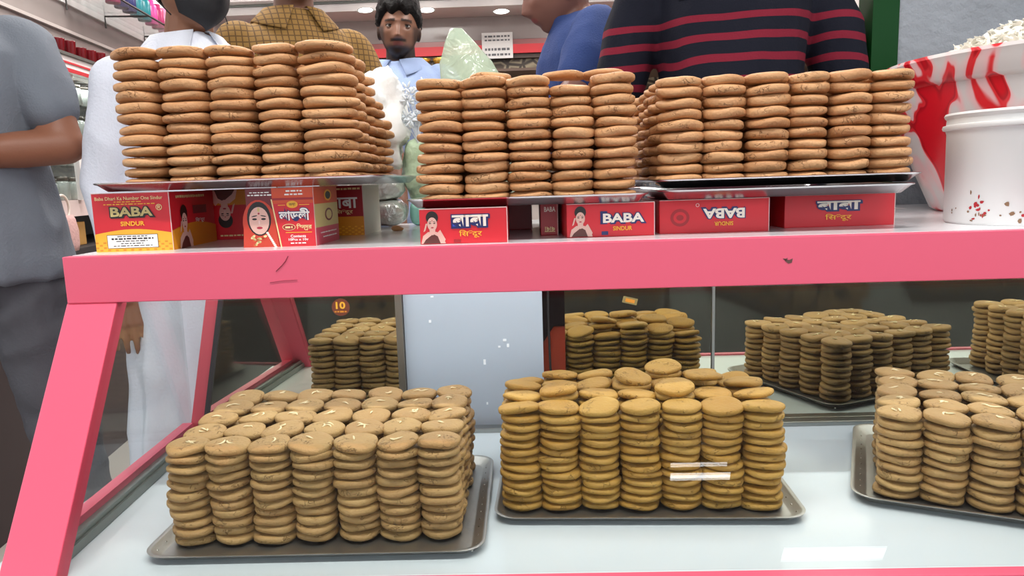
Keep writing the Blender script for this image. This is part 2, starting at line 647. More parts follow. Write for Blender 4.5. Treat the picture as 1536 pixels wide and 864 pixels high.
def tray(label, cx, cy, z, rz, w, d, material, rimh=0.011, flare=0.013, dimples=True):
    t = thing('metal_tray', label, 'tray', (cx, cy, z), rz, 'metal trays carrying the sweets')
    b = MB()
    prof = [(-0.003, 0.0018), (0.0, 0.0018), (flare * .75, rimh * .9), (flare, rimh), (flare + .0022, rimh - .0006), (flare + .0012, rimh - .0022),
            (flare * .75 + .001, rimh * .9 - .0022), (0.0012, 0.0), (-0.003, 0.0)]
    iw, idp = w - 2 * flare, d - 2 * flare
    rings = []
    for off, zz in prof:
        rings.append([(x, y, zz) for x, y in rrect(iw + 2 * off, idp + 2 * off, 0.014 + max(0, off))])
    b.loft(rings, cap=True)
    b.build('pan', material, t, auto=50)
    if dimples:
        q = MB()
        k = 0
        for sx in (-1, 1):
            for i in range(int(d / .021)):
                q.ball((sx * (iw / 2 + flare * .4), -idp / 2 + .012 + i * .021, rimh * .48), .0018, .0018, .0011, 8, 4)
        for i in range(int(w / .03)):
            q.ball((-iw / 2 + .012 + i * .03, -idp / 2 - flare * .4, rimh * .48), .0018, .0018, .0011, 8, 4)
        q.build('rim_dimples', mat('dimple_bright', 'C8C8C4', .25, metal=1.0), t, smooth=True)['kind'] = 'stuff'
    return t


# ------------------------------------------------------------------ sweets
M_swU = sweet_mat('sweet_tan', 'BC875A', 'D8A777', '74441F')
M_swD = sweet_mat('sweet_almond_tan', 'A88150', 'BC9962', '63401B')
M_swE = sweet_mat('sweet_mustard', 'A97C33', 'BF964A', '5E3E14')
M_almond = mat('almond_sliver', 'F0DDB0', 0.5, var=0.1)


def sweet_mesh(name, seed, material, dia=0.06, th=0.0145, dent=0.0, flat=0.55):
    g = random.Random(seed)
    n, prof = 34, []
    m = 13
    for i in range(m):
        t = -math.pi / 2 + math.pi * i / (m - 1)
        c, s_ = math.cos(t), math.sin(t)
        prof.append((abs(c) ** flat, math.copysign(abs(s_) ** 0.56, s_)))
    ph = [g.uniform(0, 6.28) for _ in range(6)]
    tp = g.uniform(-.10, .10)
    verts = []
    for i, (pr, pz) in enumerate(prof):
        for k in range(n):
            a = 2 * math.pi * k / n
            rr = dia / 2 * (1 + .025 * math.sin(2 * a + ph[0]) + .018 * math.sin(3 * a + ph[1]) + .01 * math.sin(5 * a + ph[2]))
            x, y = rr * pr * math.cos(a), rr * pr * math.sin(a)
            edge = pr ** 3
            z = pz * th / 2 * (1 - 0.26 * edge * (0.5 + 0.5 * math.sin(a + ph[3])))
            z += th * edge * (.085 * math.sin(2 * a + ph[4]) + .055 * math.sin(3 * a + ph[5]))
            z += tp * th * (x / dia)
            nn = noise.noise(Vector((x * 55 + seed * 3.1, y * 55, z * 90)))
            x *= 1 + .022 * nn
            y *= 1 + .022 * nn
            z += th * .045 * nn
            if dent and pz > 0:
                z -= dent * th * math.exp(-(x * x + y * y) / (dia * .22) ** 2)
            verts.append((x, y, z + th / 2))
    b = MB()
    faces = []
    for i in range(m - 1):
        for k in range(n):
            l = (k + 1) % n
            faces.append((i * n + k, i * n + l, (i + 1) * n + l, (i + 1) * n + k))
    b.add(verts, faces, material)
    return b.mesh(name, True)


SW = {}
for key, mm, dent in (('U', M_swU, 0.0), ('D', M_swD, 0.10), ('E', M_swE, 0.06)):
    SW[key] = [sweet_mesh('milk_sweet', 20 + i + ord(key), mm, dent=dent, flat=0.42 + .03 * (i % 3)) for i in range(9)]


def sliver_mesh(seed, material):
    g = random.Random(seed)
    L_ = g.uniform(.011, .018)
    pts, rs = [], []
    bend = g.uniform(-.005, .005)
    for i in range(7):
        u = i / 6 - .5
        pts.append((u * L_, bend * (4 * u * u - .5), .0009 + .0006 * math.sin(u * 5)))
        rs.append(max(.0003, .0016 * math.cos(u * 2.9)))
    b = MB()
    b.tube(pts, rs, 6, material)
    return b.mesh('almond_sliver', True)


SLIV = [sliver_mesh(k, M_almond) for k in range(6)]
SWNAME = {'U': 'tan_sweet', 'D': 'almond_sweet', 'E': 'mustard_sweet'}
SWEET_REST = {'U': [], 'D': [], 'E': []}


def put_sweet(key, M, label, group, almonds=0):
    o = bpy.data.objects.new(SWNAME[key], rng.choice(SW[key]))
    COL.objects.link(o)
    o.matrix_world = M
    tag(o, label, 'sweet', group)
    for q in range(almonds):
        s_ = bpy.data.objects.new('almond_sliver', rng.choice(SLIV))
        COL.objects.link(s_)
        s_.parent = o
        s_.location = (rng.uniform(-.007, .007), rng.uniform(-.007, .007), .0136)
        s_.rotation_euler = (0, 0, rng.uniform(0, 6.28))
    return o


def sweet_matrix(base, u, v, c, r_, l, cols, rowp, pitch, scale, drift, tilt=(0, 0)):
    """cell of a pile: c-th column along u, r-th row back along v, l-th layer up"""
    x = cols[c]
    p = base + u * (x + rng.uniform(-.0016, .0016) + drift[0]) + v * (rowp * (r_ + .5) + rng.uniform(-.0018, .0018) + drift[1])
    p = Vector((p.x, p.y, base.z + l * pitch + rng.uniform(-.0004, .0004)))
    rotz = math.atan2(u.y, u.x) + rng.uniform(-.35, .35) + rng.choice((0, math.pi))
    E_ = Euler((R(rng.uniform(-1.8, 1.8)) + tilt[0], R(rng.uniform(-1.8, 1.8)) + tilt[1], rotz))
    s_ = rng.uniform(.96, 1.03)
    return Matrix.Translation(p) @ E_.to_matrix().to_4x4() @ Matrix.Diagonal((scale[0] * s_, scale[1] * s_, scale[2] * rng.uniform(.92, 1.06), 1))


def pile(key, name, kind_words, base, ang, edges, rows, rowp, pitch, heights, side=None, show_top=False, vis_cols=None, almonds=False,
         jumble=0.0, back_thick=1.0):
    """a pile of sweets; what the photograph shows is single objects, the hidden rest of its shell goes into one"""
    u = Vector((math.cos(ang), math.sin(ang), 0))
    v = Vector((-math.sin(ang), math.cos(ang), 0))
    base = Vector(base)
    nc = len(edges) - 1
    cols = [(edges[i] + edges[i + 1]) / 2 for i in range(nc)]
    for c in range(nc):
        w = edges[c + 1] - edges[c]
        for r_ in range(rows):
            H = heights(c, r_)
            drift = (rng.uniform(-.001, .001), rng.uniform(-.001, .001))
            wob = rng.uniform(0, 6.28)
            for l in range(H):
                topmost = l == H - 1
                nb = [heights(c + dc, r_ + dr) if 0 <= c + dc < nc and 0 <= r_ + dr < rows else 0
                      for dc, dr in ((1, 0), (-1, 0), (0, 1), (0, -1))]
                if r_ != 1 and not (topmost or any(l >= h for h in nb)):
                    continue
                dr_ = (drift[0] + .0013 * math.sin(l * .7 + wob), drift[1] + .0013 * math.cos(l * .9 + wob))
                scale = (w / .06 * 1.03, max(rowp, w * .96) / .06 * 1.03, pitch / .0145 * 1.04)
                tl = (0, 0)
                if jumble and topmost:
                    tl = (R(rng.uniform(-1, 1) * jumble), R(rng.uniform(-1, 1) * jumble))
                M = sweet_matrix(base, u, v, c, r_, l, cols, rowp, pitch, scale, dr_, tl)
                al = rng.choice((1, 1, 2, 2, 3)) if (almonds and topmost) else 0
                lab = None
                seen = vis_cols is None or c in vis_cols
                if r_ == 0 and seen:
                    up_ = ORD[l + 1] + ' up' if l else 'lowest'
                    if topmost:
                        up_ = 'topmost'
                    lab = f'{kind_words}, {up_} in {NTH[c + 1]} front column of the {name} pile'
                elif show_top and topmost and seen:
                    lab = f'{kind_words}, {NTH[c + 1]} from left in {NTH[r_ + 1]} top row of the {name} pile'
                elif side == 'right' and c == nc - 1 or side == 'left' and c == 0:
                    up_ = ORD[l + 1] + ' up' if l else 'lowest'
                    if topmost:
                        up_ = 'topmost'
                    lab = f'{kind_words}, {up_} in {NTH[r_ + 1]} column back on {side} side of {name} pile'
                if lab:
                    put_sweet(key, M, lab, f'sweets of the {name} pile', al)
                else:
                    SWEET_REST[key].append((rng.choice(SW[key]), M))
                    if al:
                        for q in range(al):
                            SWEET_REST[key].append((rng.choice(SLIV), M @ Matrix.Translation((rng.uniform(-.007, .007), rng.uniform(-.007, .007), .0136))
                                                    @ Matrix.Rotation(rng.uniform(0, 6), 4, 'Z')))


def join_rest(key, name, label):
    vs_, fs, mi, mats, base = [], [], [], [], 0
    for me, M in SWEET_REST[key]:
        co = np.empty(len(me.vertices) * 3)
        me.vertices.foreach_get('co', co)
        co = co.reshape(-1, 3)
        A = np.array(M)
        vs_.append(co @ A[:3, :3].T + A[:3, 3])
        mt = me.materials[0]
        if mt not in mats:
            mats.append(mt)
        for p in me.polygons:
            fs.append([base + k for k in p.vertices])
            mi.append(mats.index(mt))
        base += len(me.vertices)
    me = bpy.data.meshes.new(name)
    me.from_pydata(np.concatenate(vs_).tolist(), [], fs)
    for q in mats:
        me.materials.append(q)
    me.polygons.foreach_set('material_index', mi)
    me.shade_smooth()
    o = bpy.data.objects.new(name, me)
    COL.objects.link(o)
    tag(o, label, 'sweets', None, 'stuff')


# upper trays stand on the red boxes
tray('metal tray under the upper left pile of sweets', -0.392, 1.138, 1.0305, 0, 0.392, 0.350, M_steel_bright, .012, .016, False)
tray('metal tray under the upper middle pile of sweets', -0.005, 1.118, 0.9965, 0, 0.322, 0.300, M_steel_bright, .012, .013, False)
tray('lower of two stacked trays under the upper right pile', 0.340, 1.150, 0.9975, 0, 0.338, 0.350, M_steel_bright, .013, .016, False)
tray('upper of two stacked trays under the upper right pile', 0.340, 1.148, 1.0125, 0, 0.350, 0.352, M_steel_bright, .012, .016, False)
hA = [13, 12, 11, 9, 7]
pile('U', 'upper left', 'tan round sweet', (0, 0.980, 1.0335), 0.0, [-.556, -.494, -.430, -.366, -.306, -.232], 5, .061, .0142,
     lambda c, r_: hA[r_] - (1 if c < 2 and r_ == 0 and False else 0), side='right')
hB = [12, 12, 12, 11, 12]
pile('U', 'upper middle', 'tan round sweet', (0, 0.980, 0.9995), 0.0, [-.152, -.090, -.029, .029, .085, .143], 4, .060, .0138, lambda c, r_: hB[c])
pile('U', 'upper right', 'tan round sweet', (0, 0.985, 1.0155), 0.0, [.172, .232, .288, .345, .398, .453, .508], 5, .059, .0143,
     lambda c, r_: 10, side='left')
# loose ones lying on top of the upper middle pile
for (px, py, tl, w) in ((735, 113, 3, 1), (845, 113, -5, 2), (905, 117, 8, 3)):
    p = at(px, py, 1.06)
    put_sweet('U', Matrix.Translation((p.x, 1.065, 1.1665)) @ Euler((0, R(tl * .4), w)).to_matrix().to_4x4() @ Matrix.Diagonal((1, 1, .8, 1)),
              ['tan round sweet laid across the second and third columns of the upper middle pile',
               'tan round sweet laid across the third and fourth columns of the upper middle pile',
               'tan round sweet laid across the last two columns of the upper middle pile'][w - 1], 'sweets laid over the upper middle pile')

# trays in the case
tray('dark metal tray under the lower left almond sweets', -0.267, 0.932, FL + .0005, R(.6), 0.398, 0.292, M_steel)
tray('dark metal tray under the lower middle mustard sweets', 0.142, 1.005, FL + .0005, R(-2), 0.388, 0.285, M_steel)
angF = R(-24)
uF = Vector((math.cos(angF), math.sin(angF), 0))
vF = Vector((-math.sin(angF), math.cos(angF), 0))
cF = Vector((0.405, 0.912, 0)) + uF * .18 + vF * .152
tray('steel tray set askew under the lower right almond sweets', cF.x, cF.y, FL + .0005, angF, 0.36, 0.305, M_steel, .013, .016)
pile('D', 'lower left', 'almond topped sweet', (-0.451, 0.817, FL + .0035), R(.6), [i * .0512 for i in range(8)], 5, .0495, .0113,
     lambda c, r_: 11, side='right', show_top=True, almonds=True, jumble=5)
hE = [[13, 13, 13, 13, 13, 13, 13], [13, 14, 13, 13, 14, 13, 13], [13, 13, 13, 14, 13, 14, 13], [12, 13, 13, 12, 14, 13, 12]]
pile('E', 'lower middle', 'mustard brown sweet', (-0.050, 0.895, FL + .0035), R(-2), [i * .0520 for i in range(8)], 4, .053, .0106,
     lambda c, r_: hE[r_][c], side='right', show_top=True, jumble=9)
bF = Vector((0.405, 0.912, 0)) + uF * .028 + vF * .022
pile('D', 'lower right', 'almond topped sweet', (bF.x, bF.y, FL + .0035), angF, [i * .0525 for i in range(7)], 5, .052, .0116,
     lambda c, r_: 10, side='left', show_top=True, vis_cols=(0, 1, 2, 3), almonds=True, jumble=5)
# a further tray right of the frame, seen only in the mirror
tray('metal tray at the far right of the case', 1.07, 1.00, FL + .0005, 0, 0.34, 0.27, M_steel)
_n = len(SWEET_REST['D'])
pile('D', 'far right', 'almond topped sweet', (0.935, 0.89, FL + .0035), 0, [i * .052 for i in range(6)], 4, .052, .0118, lambda c, r_: 12, vis_cols=(), almonds=True)
join_rest('U', 'sweets_at_rear', 'tan sweets of the upper piles behind the front columns')
join_rest('D', 'sweets_at_rear', 'almond topped sweets at the back of the trays in the case')
join_rest('E', 'sweets_at_rear', 'mustard brown sweets at the back of the middle tray')
# a crumb of sweet on the worktop, crumbs on the trays
b = MB()
b.ball((0, 0, .004), .009, .006, .005, 10, 6)
b.ball((.006, .002, .003), .006, .004, .0035, 8, 5)
me_o = b.build('crumb', M_swU, None, smooth=True, loc=(at(598, 345, 1.27).x, 1.25, CT))
tag(me_o, 'broken crumb of sweet lying alone on the white counter top', 'crumb')

# ------------------------------------------------------------------ printed cartons
def flat(name, color, rough=0.42):
    return mat(name, color, rough, var=0.04, scale=30)


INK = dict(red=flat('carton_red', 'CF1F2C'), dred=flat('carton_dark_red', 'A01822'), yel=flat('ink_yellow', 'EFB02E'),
           orange=flat('ink_orange', 'D88A1E'), white=flat('ink_white', 'F3F1EC'), black=flat('ink_black', '1C1614'),
           navy=flat('ink_navy', '1B2460'), blue=flat('ink_blue', '2F4FC0'), cream=flat('ink_cream', 'EBD79A'), gold=flat('ink_gold', 'C9B878'),
           skin=flat('ink_skin', 'DDB2A4'), lip=flat('ink_lip', 'A8243A'), hair=flat('ink_hair', '1A0F0E'), sari=flat('ink_sari', '5B2A22'),
           saree2=flat('ink_saree_red', 'C43A22'), pink=flat('ink_pink', 'C8455C'), edge=flat('carton_edge', 'E8C8C4'), maroon=flat('ink_maroon', '6A1420'),
           ored=flat('ink_orange_red', 'D04A22'), pearl=flat('ink_pearl', 'EFE6D8'))


def text_geo(body, offset=0.0):
    cu = bpy.data.curves.new('t', 'FONT')
    cu.body = body
    cu.size = 1.0
    cu.offset = offset
    cu.resolution_u = 3
    o = bpy.data.objects.new('t', cu)
    COL.objects.link(o)
    bpy.context.view_layer.update()
    me = bpy.data.meshes.new_from_object(o.evaluated_get(bpy.context.evaluated_depsgraph_get()))
    vs_ = [(v.co.x, v.co.y) for v in me.vertices]
    fs = [tuple(p.vertices) for p in me.polygons]
    bpy.data.objects.remove(o)
    bpy.data.curves.remove(cu)
    bpy.data.meshes.remove(me)
    return vs_, fs


_tc = {}


def text_cached(body, offset=0.0):
    k = (body, offset)
    if k not in _tc:
        _tc[k] = text_geo(body, offset)
    return _tc[k]


class Face:
    """drawing on a flat side: u to the right, v up, in metres"""

    def __init__(s, o, ux, vx, nx, w, h, flip=False):
        s.o, s.ux, s.vx, s.nx, s.w, s.h, s.flip = Vector(o), Vector(ux), Vector(vx), Vector(nx), w, h, flip
        s.mb = {}

    def p(s, u, v, layer):
        if s.flip:
            u, v = s.w - u, s.h - v
        return s.o + s.ux * u + s.vx * v + s.nx * (.00018 * layer)

    def g(s, part):
        return s.mb.setdefault(part, MB())

    def poly(s, part, pts, ink, layer=1):
        s.g(part).add([s.p(u, v, layer) for u, v in pts], [tuple(range(len(pts)))], INK[ink])

    def rect(s, part, u0, v0, u1, v1, ink, layer=1):
        s.poly(part, [(u0, v0), (u1, v0), (u1, v1), (u0, v1)], ink, layer)

    def ell(s, part, cu, cv, ru, rv, ink, layer=1, n=20, rot=0.0):
        pts = []
        for k in range(n):
            t = 2 * math.pi * k / n
            a, b_ = ru * math.cos(t), rv * math.sin(t)
            pts.append((cu + a * math.cos(rot) - b_ * math.sin(rot), cv + a * math.sin(rot) + b_ * math.cos(rot)))
        s.poly(part, pts, ink, layer)

    def text(s, part, body, cu, cv, w, h, ink, layer=3, outline=None, bold=0.0, ow=0.05):
        vs0, fs0 = text_cached(body, bold)
        xs, ys = [q[0] for q in vs0], [q[1] for q in vs0]
        x0, x1, y0, y1 = min(xs), max(xs), min(ys), max(ys)

        def put(vs_, fs, ly, ik):
            s.g(part).add([s.p(cu + ((x - x0) / (x1 - x0) - .5) * w, cv + ((y - y0) / (y1 - y0) - .5) * h, ly) for x, y in vs_], fs, INK[ik])
        if outline:
            vo, fo = text_cached(body, bold + ow)
            put(vo, fo, layer - 1, outline)
            dx = w * .02
            s.g(part).add([s.p(cu + dx + ((x - x0) / (x1 - x0) - .5) * w, cv - dx + ((y - y0) / (y1 - y0) - .5) * h, layer - 1.4) for x, y in vo], fo, INK[outline])
        put(vs0, fs0, layer, ink)

    def dashes(s, part, u0, u1, v, h, ink, seed, layer=2):
        g = random.Random(seed)
        u = u0
        while u < u1:
            L_ = g.uniform(.0025, .007)
            s.rect(part, u, v - h / 2 * g.uniform(.7, 1), min(u + L_, u1), v + h / 2 * g.uniform(.7, 1), ink, layer)
            u += L_ + .0014

    def portrait(s, cu, v0, hgt, layer=2, veil=False):
        """printed portrait of a woman with a bun, one hand raised to the cheek"""
        k = hgt / 1.0
        P_ = 'portrait_print'

        def E_(x, y, rx, ry, ink, ly, rot=0.0):
            s.ell(P_, cu + x * k, v0 + y * k, rx * k, ry * k, ink, ly, 22, rot)
        if veil:
            E_(0, .50, .36, .50, 'saree2', layer)
            s.poly(P_, [(cu - .38 * k, v0), (cu + .40 * k, v0), (cu + .34 * k, v0 + .5 * k), (cu - .34 * k, v0 + .5 * k)], 'saree2', layer + .3)
            E_(0, .60, .26, .36, 'hair', layer + .6)
        else:
            E_(0, .80, .19, .20, 'hair', layer)
            s.poly(P_, [(cu - .36 * k, v0), (cu + .40 * k, v0), (cu + .30 * k, v0 + .26 * k), (cu + .12 * k, v0 + .36 * k),
                        (cu - .14 * k, v0 + .36 * k), (cu - .30 * k, v0 + .24 * k)], 'skin', layer)
            s.poly(P_, [(cu - .30 * k, v0), (cu + .24 * k, v0), (cu + .16 * k, v0 + .22 * k), (cu + .02 * k, v0 + .30 * k), (cu - .22 * k, v0 + .12 * k)], 'sari', layer + .4)
            s.poly(P_, [(cu + .16 * k, v0 + .34 * k), (cu + .24 * k, v0 + .42 * k), (cu + .40 * k, v0 + .12 * k), (cu + .34 * k, v0)], 'skin', layer + .6)
            s.poly(P_, [(cu - .22 * k, v0 + .40 * k), (cu - .15 * k, v0 + .62 * k), (cu - .20 * k, v0 + .62 * k), (cu - .28 * k, v0 + .36 * k)], 'skin', layer + .6)
            E_(0, .40, .09, .14, 'skin', layer + .7)
        fy = .60 if not veil else .56
        fr = (.150, .21) if not veil else (.215, .29)
        E_(0, fy, fr[0], fr[1], 'skin', layer + 1)
        ey = fy + fr[1] * .12
        for sx in (-1, 1):
            E_(sx * fr[0] * .45, ey, fr[0] * .24, fr[1] * .075, 'black', layer + 1.5)
            E_(sx * fr[0] * .45, ey + fr[1] * .22, fr[0] * .30, fr[1] * .04, 'hair', layer + 1.5, -sx * .2)
        E_(0, fy - fr[1] * .52, fr[0] * .30, fr[1] * .09, 'lip', layer + 1.5)
        E_(0, fy + fr[1] * .52, fr[0] * .10, fr[1] * .07, 'lip', layer + 1.5)
        E_(0, fy - fr[1] * .12, fr[0] * .07, fr[1] * .16, 'edge', layer + 1.3)
        if veil:
            for q in range(9):
                t = q / 8
                E_(.16 + .16 * t, .30 - .30 * t, .03, .022, 'pearl', layer + 1.6)
            for q in range(14):
                g = random.Random(q)
                E_(g.uniform(-.22, .12), g.uniform(.02, .24), .04, .025, g.choice(('cream', 'ored', 'gold')), layer + 1.4, g.uniform(0, 3))
            E_(0, fy + fr[1] * .80, fr[0] * .12, fr[1] * .16, 'gold', layer + 1.6)

    def done(s, parent):
        for k, mb in s.mb.items():
            mb.build(k, None, parent)


def carton(label, fl, w, d, h, rot, z=CT, ink='red', group='red cartons under the trays', z_extra=0):
    """carton by its front left bottom corner; returns thing, front face, right face"""
    t = thing('sindoor_carton', label, 'box', (fl[0], fl[1], z), rot, group)
    o = box_obj('carton_body', (0, 0, 0), (w, d, h), INK[ink], t, 0.0009)
    e = .00035
    front = Face((0, -e, 0), (1, 0, 0), (0, 0, 1), (0, -1, 0), w, h)
    side = Face((w + e, 0, 0), (0, 1, 0), (0, 0, 1), (1, 0, 0), d, h)
    # pale worn edges
    b = MB()
    for (p0, p1) in (((0, 0, h), (w, 0, h)), ((w, 0, 0), (w, 0, h))):
        b.tube([p0, p1], .0006, 5)
    b.build('worn_edge', INK['edge'], t)
    return t, front, side


def sindur_hi(f, cu, cv, w, h, ink, part='lettering', layer=3):
    """the Devanagari word drawn letter by letter, the n joined as a half form"""
    vs0, fs0 = text_cached('िस', .012)
    va, fa_ = text_cached('दूर', .012)
    xs = [q[0] for q in vs0]
    w0 = max(xs) - min(xs)
    xa = [q[0] for q in va]
    w1 = max(xa) - min(xa)
    hn = .30
    tot = w0 + hn + w1
    ys = [q[1] for q in vs0] + [q[1] for q in va]
    y0, y1 = min(ys), max(ys)

    def P_(x, y):
        return f.p(cu + (x / tot - .5) * w, cv + ((y - y0) / (y1 - y0) - .5) * h, layer)
    f.g(part).add([P_(x - min(xs), y) for x, y in vs0], fs0, INK[ink])
    f.g(part).add([P_(x - min(xa) + w0 + hn, y) for x, y in va], fa_, INK[ink])
    yt = max(q[1] for q in vs0 if q[0] > min(xs) + w0 * .6)
    for (a, b_, c, d) in ((w0 - .02, yt - .075, w0 + hn + .02, yt), (w0 + .02, yt - .36, w0 + hn, yt - .28), (w0 + .02, yt - .42, w0 + .12, yt - .26)):
        f.g(part).add([P_(a, b_), P_(c, b_), P_(c, d), P_(a, d)], [(0, 1, 2, 3)], INK[ink])


def worn_dark(f, u0, v0, u1, v1):
    f.rect('smudge', u0, v0, u1, v1, 'maroon', 1.5)


# 1: tall box, gold BABA
H1 = 0.0785
t, f, s_ = carton('tall red and yellow carton with gold BABA lettering at the left end', (-.590, .976), .103, .158, H1, R(3))
f.poly('yellow_band', [(0, 0), (.103, 0)] + [(.103 * (1 - k / 10), .024 + .006 * math.sin(math.pi * k / 10)) for k in range(11)], 'yel', 1)
for i in range(20):
    for j in range(4):
        if (i + j) % 2:
            f.rect('check_print', i * .00515, .001 + j * .0034, i * .00515 + .004, .0032 + j * .0034, 'orange', 2)
f.rect('address_label', .016, .0045, .084, .0228, 'black', 3)
f.rect('address_label', .0166, .0051, .0834, .0222, 'white', 4)
for k, (u0_, u1_) in enumerate(((.030, .070), (.022, .078), (.028, .070), (.034, .064), (.024, .076))):
    f.dashes('address_label', u0_, u1_, .0205 - k * .0032, .0013 if k != 1 else .0024, 'black', k, 5)
f.text('lettering', 'Baba Dhari Ka Number One Sindur', .050, .0715, .090, .0046, 'cream', 3, None, .01)
f.dashes('lettering', .030, .066, .0668, .0015, 'yel', 31, 3)
f.dashes('lettering', .016, .084, .0636, .0015, 'yel', 32, 3)
f.text('lettering', 'BABA', .052, .0535, .056, .0125, 'gold', 4, 'black', .03, .07)
f.text('lettering', '®', .089, .0585, .0085, .0085, 'cream', 3, None, .01)
f.text('lettering', 'SINDUR', .052, .0375, .032, .0062, 'yel', 3, None, .03)
f.done(t)
s_.poly('yellow_band', [(0, 0), (.158, 0)] + [(.158 * (1 - k / 10), .026 + .008 * math.sin(math.pi * k / 10)) for k in range(11)], 'orange', 1)
s_.dashes('lettering', .02, .12, .0715, .0042, 'cream', 8, 3)
s_.portrait(.042, 0.0, .060, 3)
s_.rect('smudge', .075, .046, .125, .058, 'maroon', 2)
sindur_hi(s_, .098, .036, .034, .008, 'white')
s_.done(t)
# 2: the same box upside down in the shade
t, f, s_ = carton('shaded red carton standing upside down right of the tall BABA carton', (-.512, 1.152), .128, .10, H1, R(1.5))
f.flip = True
f.rect('yellow_band', 0, 0, .128, .024, 'orange', 1)
f.portrait(.100, 0.0, .060, 3)
sindur_hi(f, .035, .040, .034, .009, 'cream')
f.dashes('lettering', .02, .11, .072, .003, 'cream', 9, 3)
f.done(t)
# 3: Bengali box
H3 = .079
t, f, s_ = carton('red carton with white Bengali lettering and a veiled bride print', (-.3845, .986), .0925, .108, H3, R(-1.5))
f.rect('left_print', 0, 0, .036, H3, 'maroon', 1)
f.portrait(.0165, 0.0, .064, 2, True)
f.dashes('lettering', .006, .033, .0735, .0014, 'white', 3, 5)
f.dashes('lettering', .003, .036, .0700, .0020, 'white', 4, 5)
f.poly('cream_edge', [(.0345, .064), (.0362, .064), (.0455, 0), (.0438, 0)], 'cream', 5)
f.poly('front_panel', [(.0362, H3), (.0925, H3), (.0925, 0), (.0455, 0), (.0362, .064)], 'red', 4.6)
f.poly('front_panel', [(.0362, H3), (.0925, H3), (.0925, .058), (.0372, .058)], 'ored', 4.8)
f.poly('front_panel', [(.0364, .0655), (.0925, .0655), (.0925, .0625), (.0366, .0625)], 'dred', 4.9)
f.dashes('lettering', .056, .078, .0745, .0022, 'white', 5, 6)
f.dashes('lettering', .054, .080, .0700, .0022, 'white', 6, 6)
f.ell('oval', .0635, .0565, .0078, .0048, 'yel', 6)
f.text('oval', 'জয়া', .0635, .0562, .009, .0046, 'black', 7)
f.rect('rule_line', .044, .0555, .054, .0564, 'yel', 6)
f.rect('rule_line', .073, .0555, .087, .0564, 'yel', 6)
f.text('lettering', 'লাডলী', .0655, .0435, .042, .0165, 'white', 8, 'navy', .028, .05)
f.ell('oval', .0570, .0262, .0090, .0044, 'cream', 6)
f.ell('oval', .0570, .0262, .0082, .0037, 'dred', 7)
f.dashes('oval', .052, .062, .0262, .003, 'cream', 2, 8)
f.text('lettering', 'িসন্দুর', .0780, .0260, .021, .0095, 'cream', 8, None, .02)
f.rect('rule_line', .052, .0185, .088, .0194, 'yel', 6)
f.text('lettering', 'Contents', .0690, .0140, .021, .0038, 'white', 8, None, .02)
f.text('lettering', '10Pcs x 10g', .0690, .0090, .027, .0042, 'white', 8, None, .02)
f.dashes('lettering', .058, .080, .0045, .0018, 'white', 12, 8)
f.done(t)
s_.rect('front_panel', 0, .056, .108, H3, 'ored', 1)
s_.rect('front_panel', 0, 0, .108, .024, 'pink', 1)
s_.rect('front_panel', 0, .024, .108, .056, 'gold', 1)
s_.ell('oval', .062, .067, .017, .008, 'yel', 3)
s_.ell('oval', .062, .067, .012, .0055, 'black', 4)
s_.ell('oval', .062, .040, .018, .009, 'maroon', 3)
s_.ell('oval', .062, .040, .013, .0065, 'gold', 4)
s_.dashes('lettering', .02, .095, .016, .002, 'white', 21, 3)
s_.dashes('lettering', .03, .095, .010, .002, 'white', 22, 3)
s_.done(t)
# 4: carton behind it
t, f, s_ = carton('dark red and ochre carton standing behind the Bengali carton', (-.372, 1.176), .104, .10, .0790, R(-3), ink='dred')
f.rect('yellow_band', 0, 0, .104, .030, 'orange', 1)
f.dashes('lettering', .035, .100, .0740, .0035, 'cream', 41, 3)
f.text('lettering', 'बाबा', .070, .052, .050, .017, 'white', 3, None, .02)
sindur_hi(f, .072, .0375, .030, .009, 'cream')
for i in range(20):
    for j in range(5):
        if (i + j) % 2:
            f.rect('check_print', i * .0052, .001 + j * .003, i * .0052 + .004, .0028 + j * .003, 'yel', 2)
f.done(t)
s_.rect('front_panel', 0, 0, .10, .079, 'pearl', 1)
s_.done(t)
# 5
t, f, s_ = carton('low red carton with a woman portrait and blue Devanagari lettering', (-.146, .953), .114, .132, .0455, R(.5))
f.portrait(.0165, 0.001, .042, 2)
f.text('lettering', 'बाबा', .066, .0295, .047, .0150, 'pearl', 5, 'navy', .03, .06)
f.rect('ink_smudge', .041, .0195, .0545, .0365, 'navy', 2.6)
f.rect('ink_smudge', .043, .0225, .0525, .0290, 'blue', 2.9)
sindur_hi(f, .066, .0125, .030, .0105, 'yel')
f.rect('ink_smudge', .044, .0015, .053, .0055, 'dred', 2)
f.done(t)
# 6: narrow end of a box in the dark gap
t, f, s_ = carton('narrow end of a dark red carton in the gap left of the BABA portrait carton', (.0125, 1.052), .0245, .20, .0455, 0, ink='dred')
f.text('lettering', 'BABA', .0135, .037, .016, .0070, 'pearl', 3, None, .02)
f.flip = True
f.text('small_lettering', 'बाबा', .0115, .037, .015, .0075, 'cream', 3, None, .01)
f.done(t)
# 7
t, f, s_ = carton('low red carton with a woman portrait and white BABA lettering', (.047, .993), .119, .135, .0450, R(3))
f.portrait(.0185, 0.001, .041, 2)
f.text('lettering', 'BABA', .077, .0250, .056, .0125, 'pearl', 5, 'navy', .035, .06)
f.rect('ink_smudge', .0455, .0170, .0550, .0345, 'navy', 2.6)
f.text('lettering', 'SINDUR', .0755, .0110, .026, .0058, 'yel', 4, None, .02)
f.rect('ink_smudge', .047, .0025, .0560, .0075, 'navy', 2)
f.done(t)
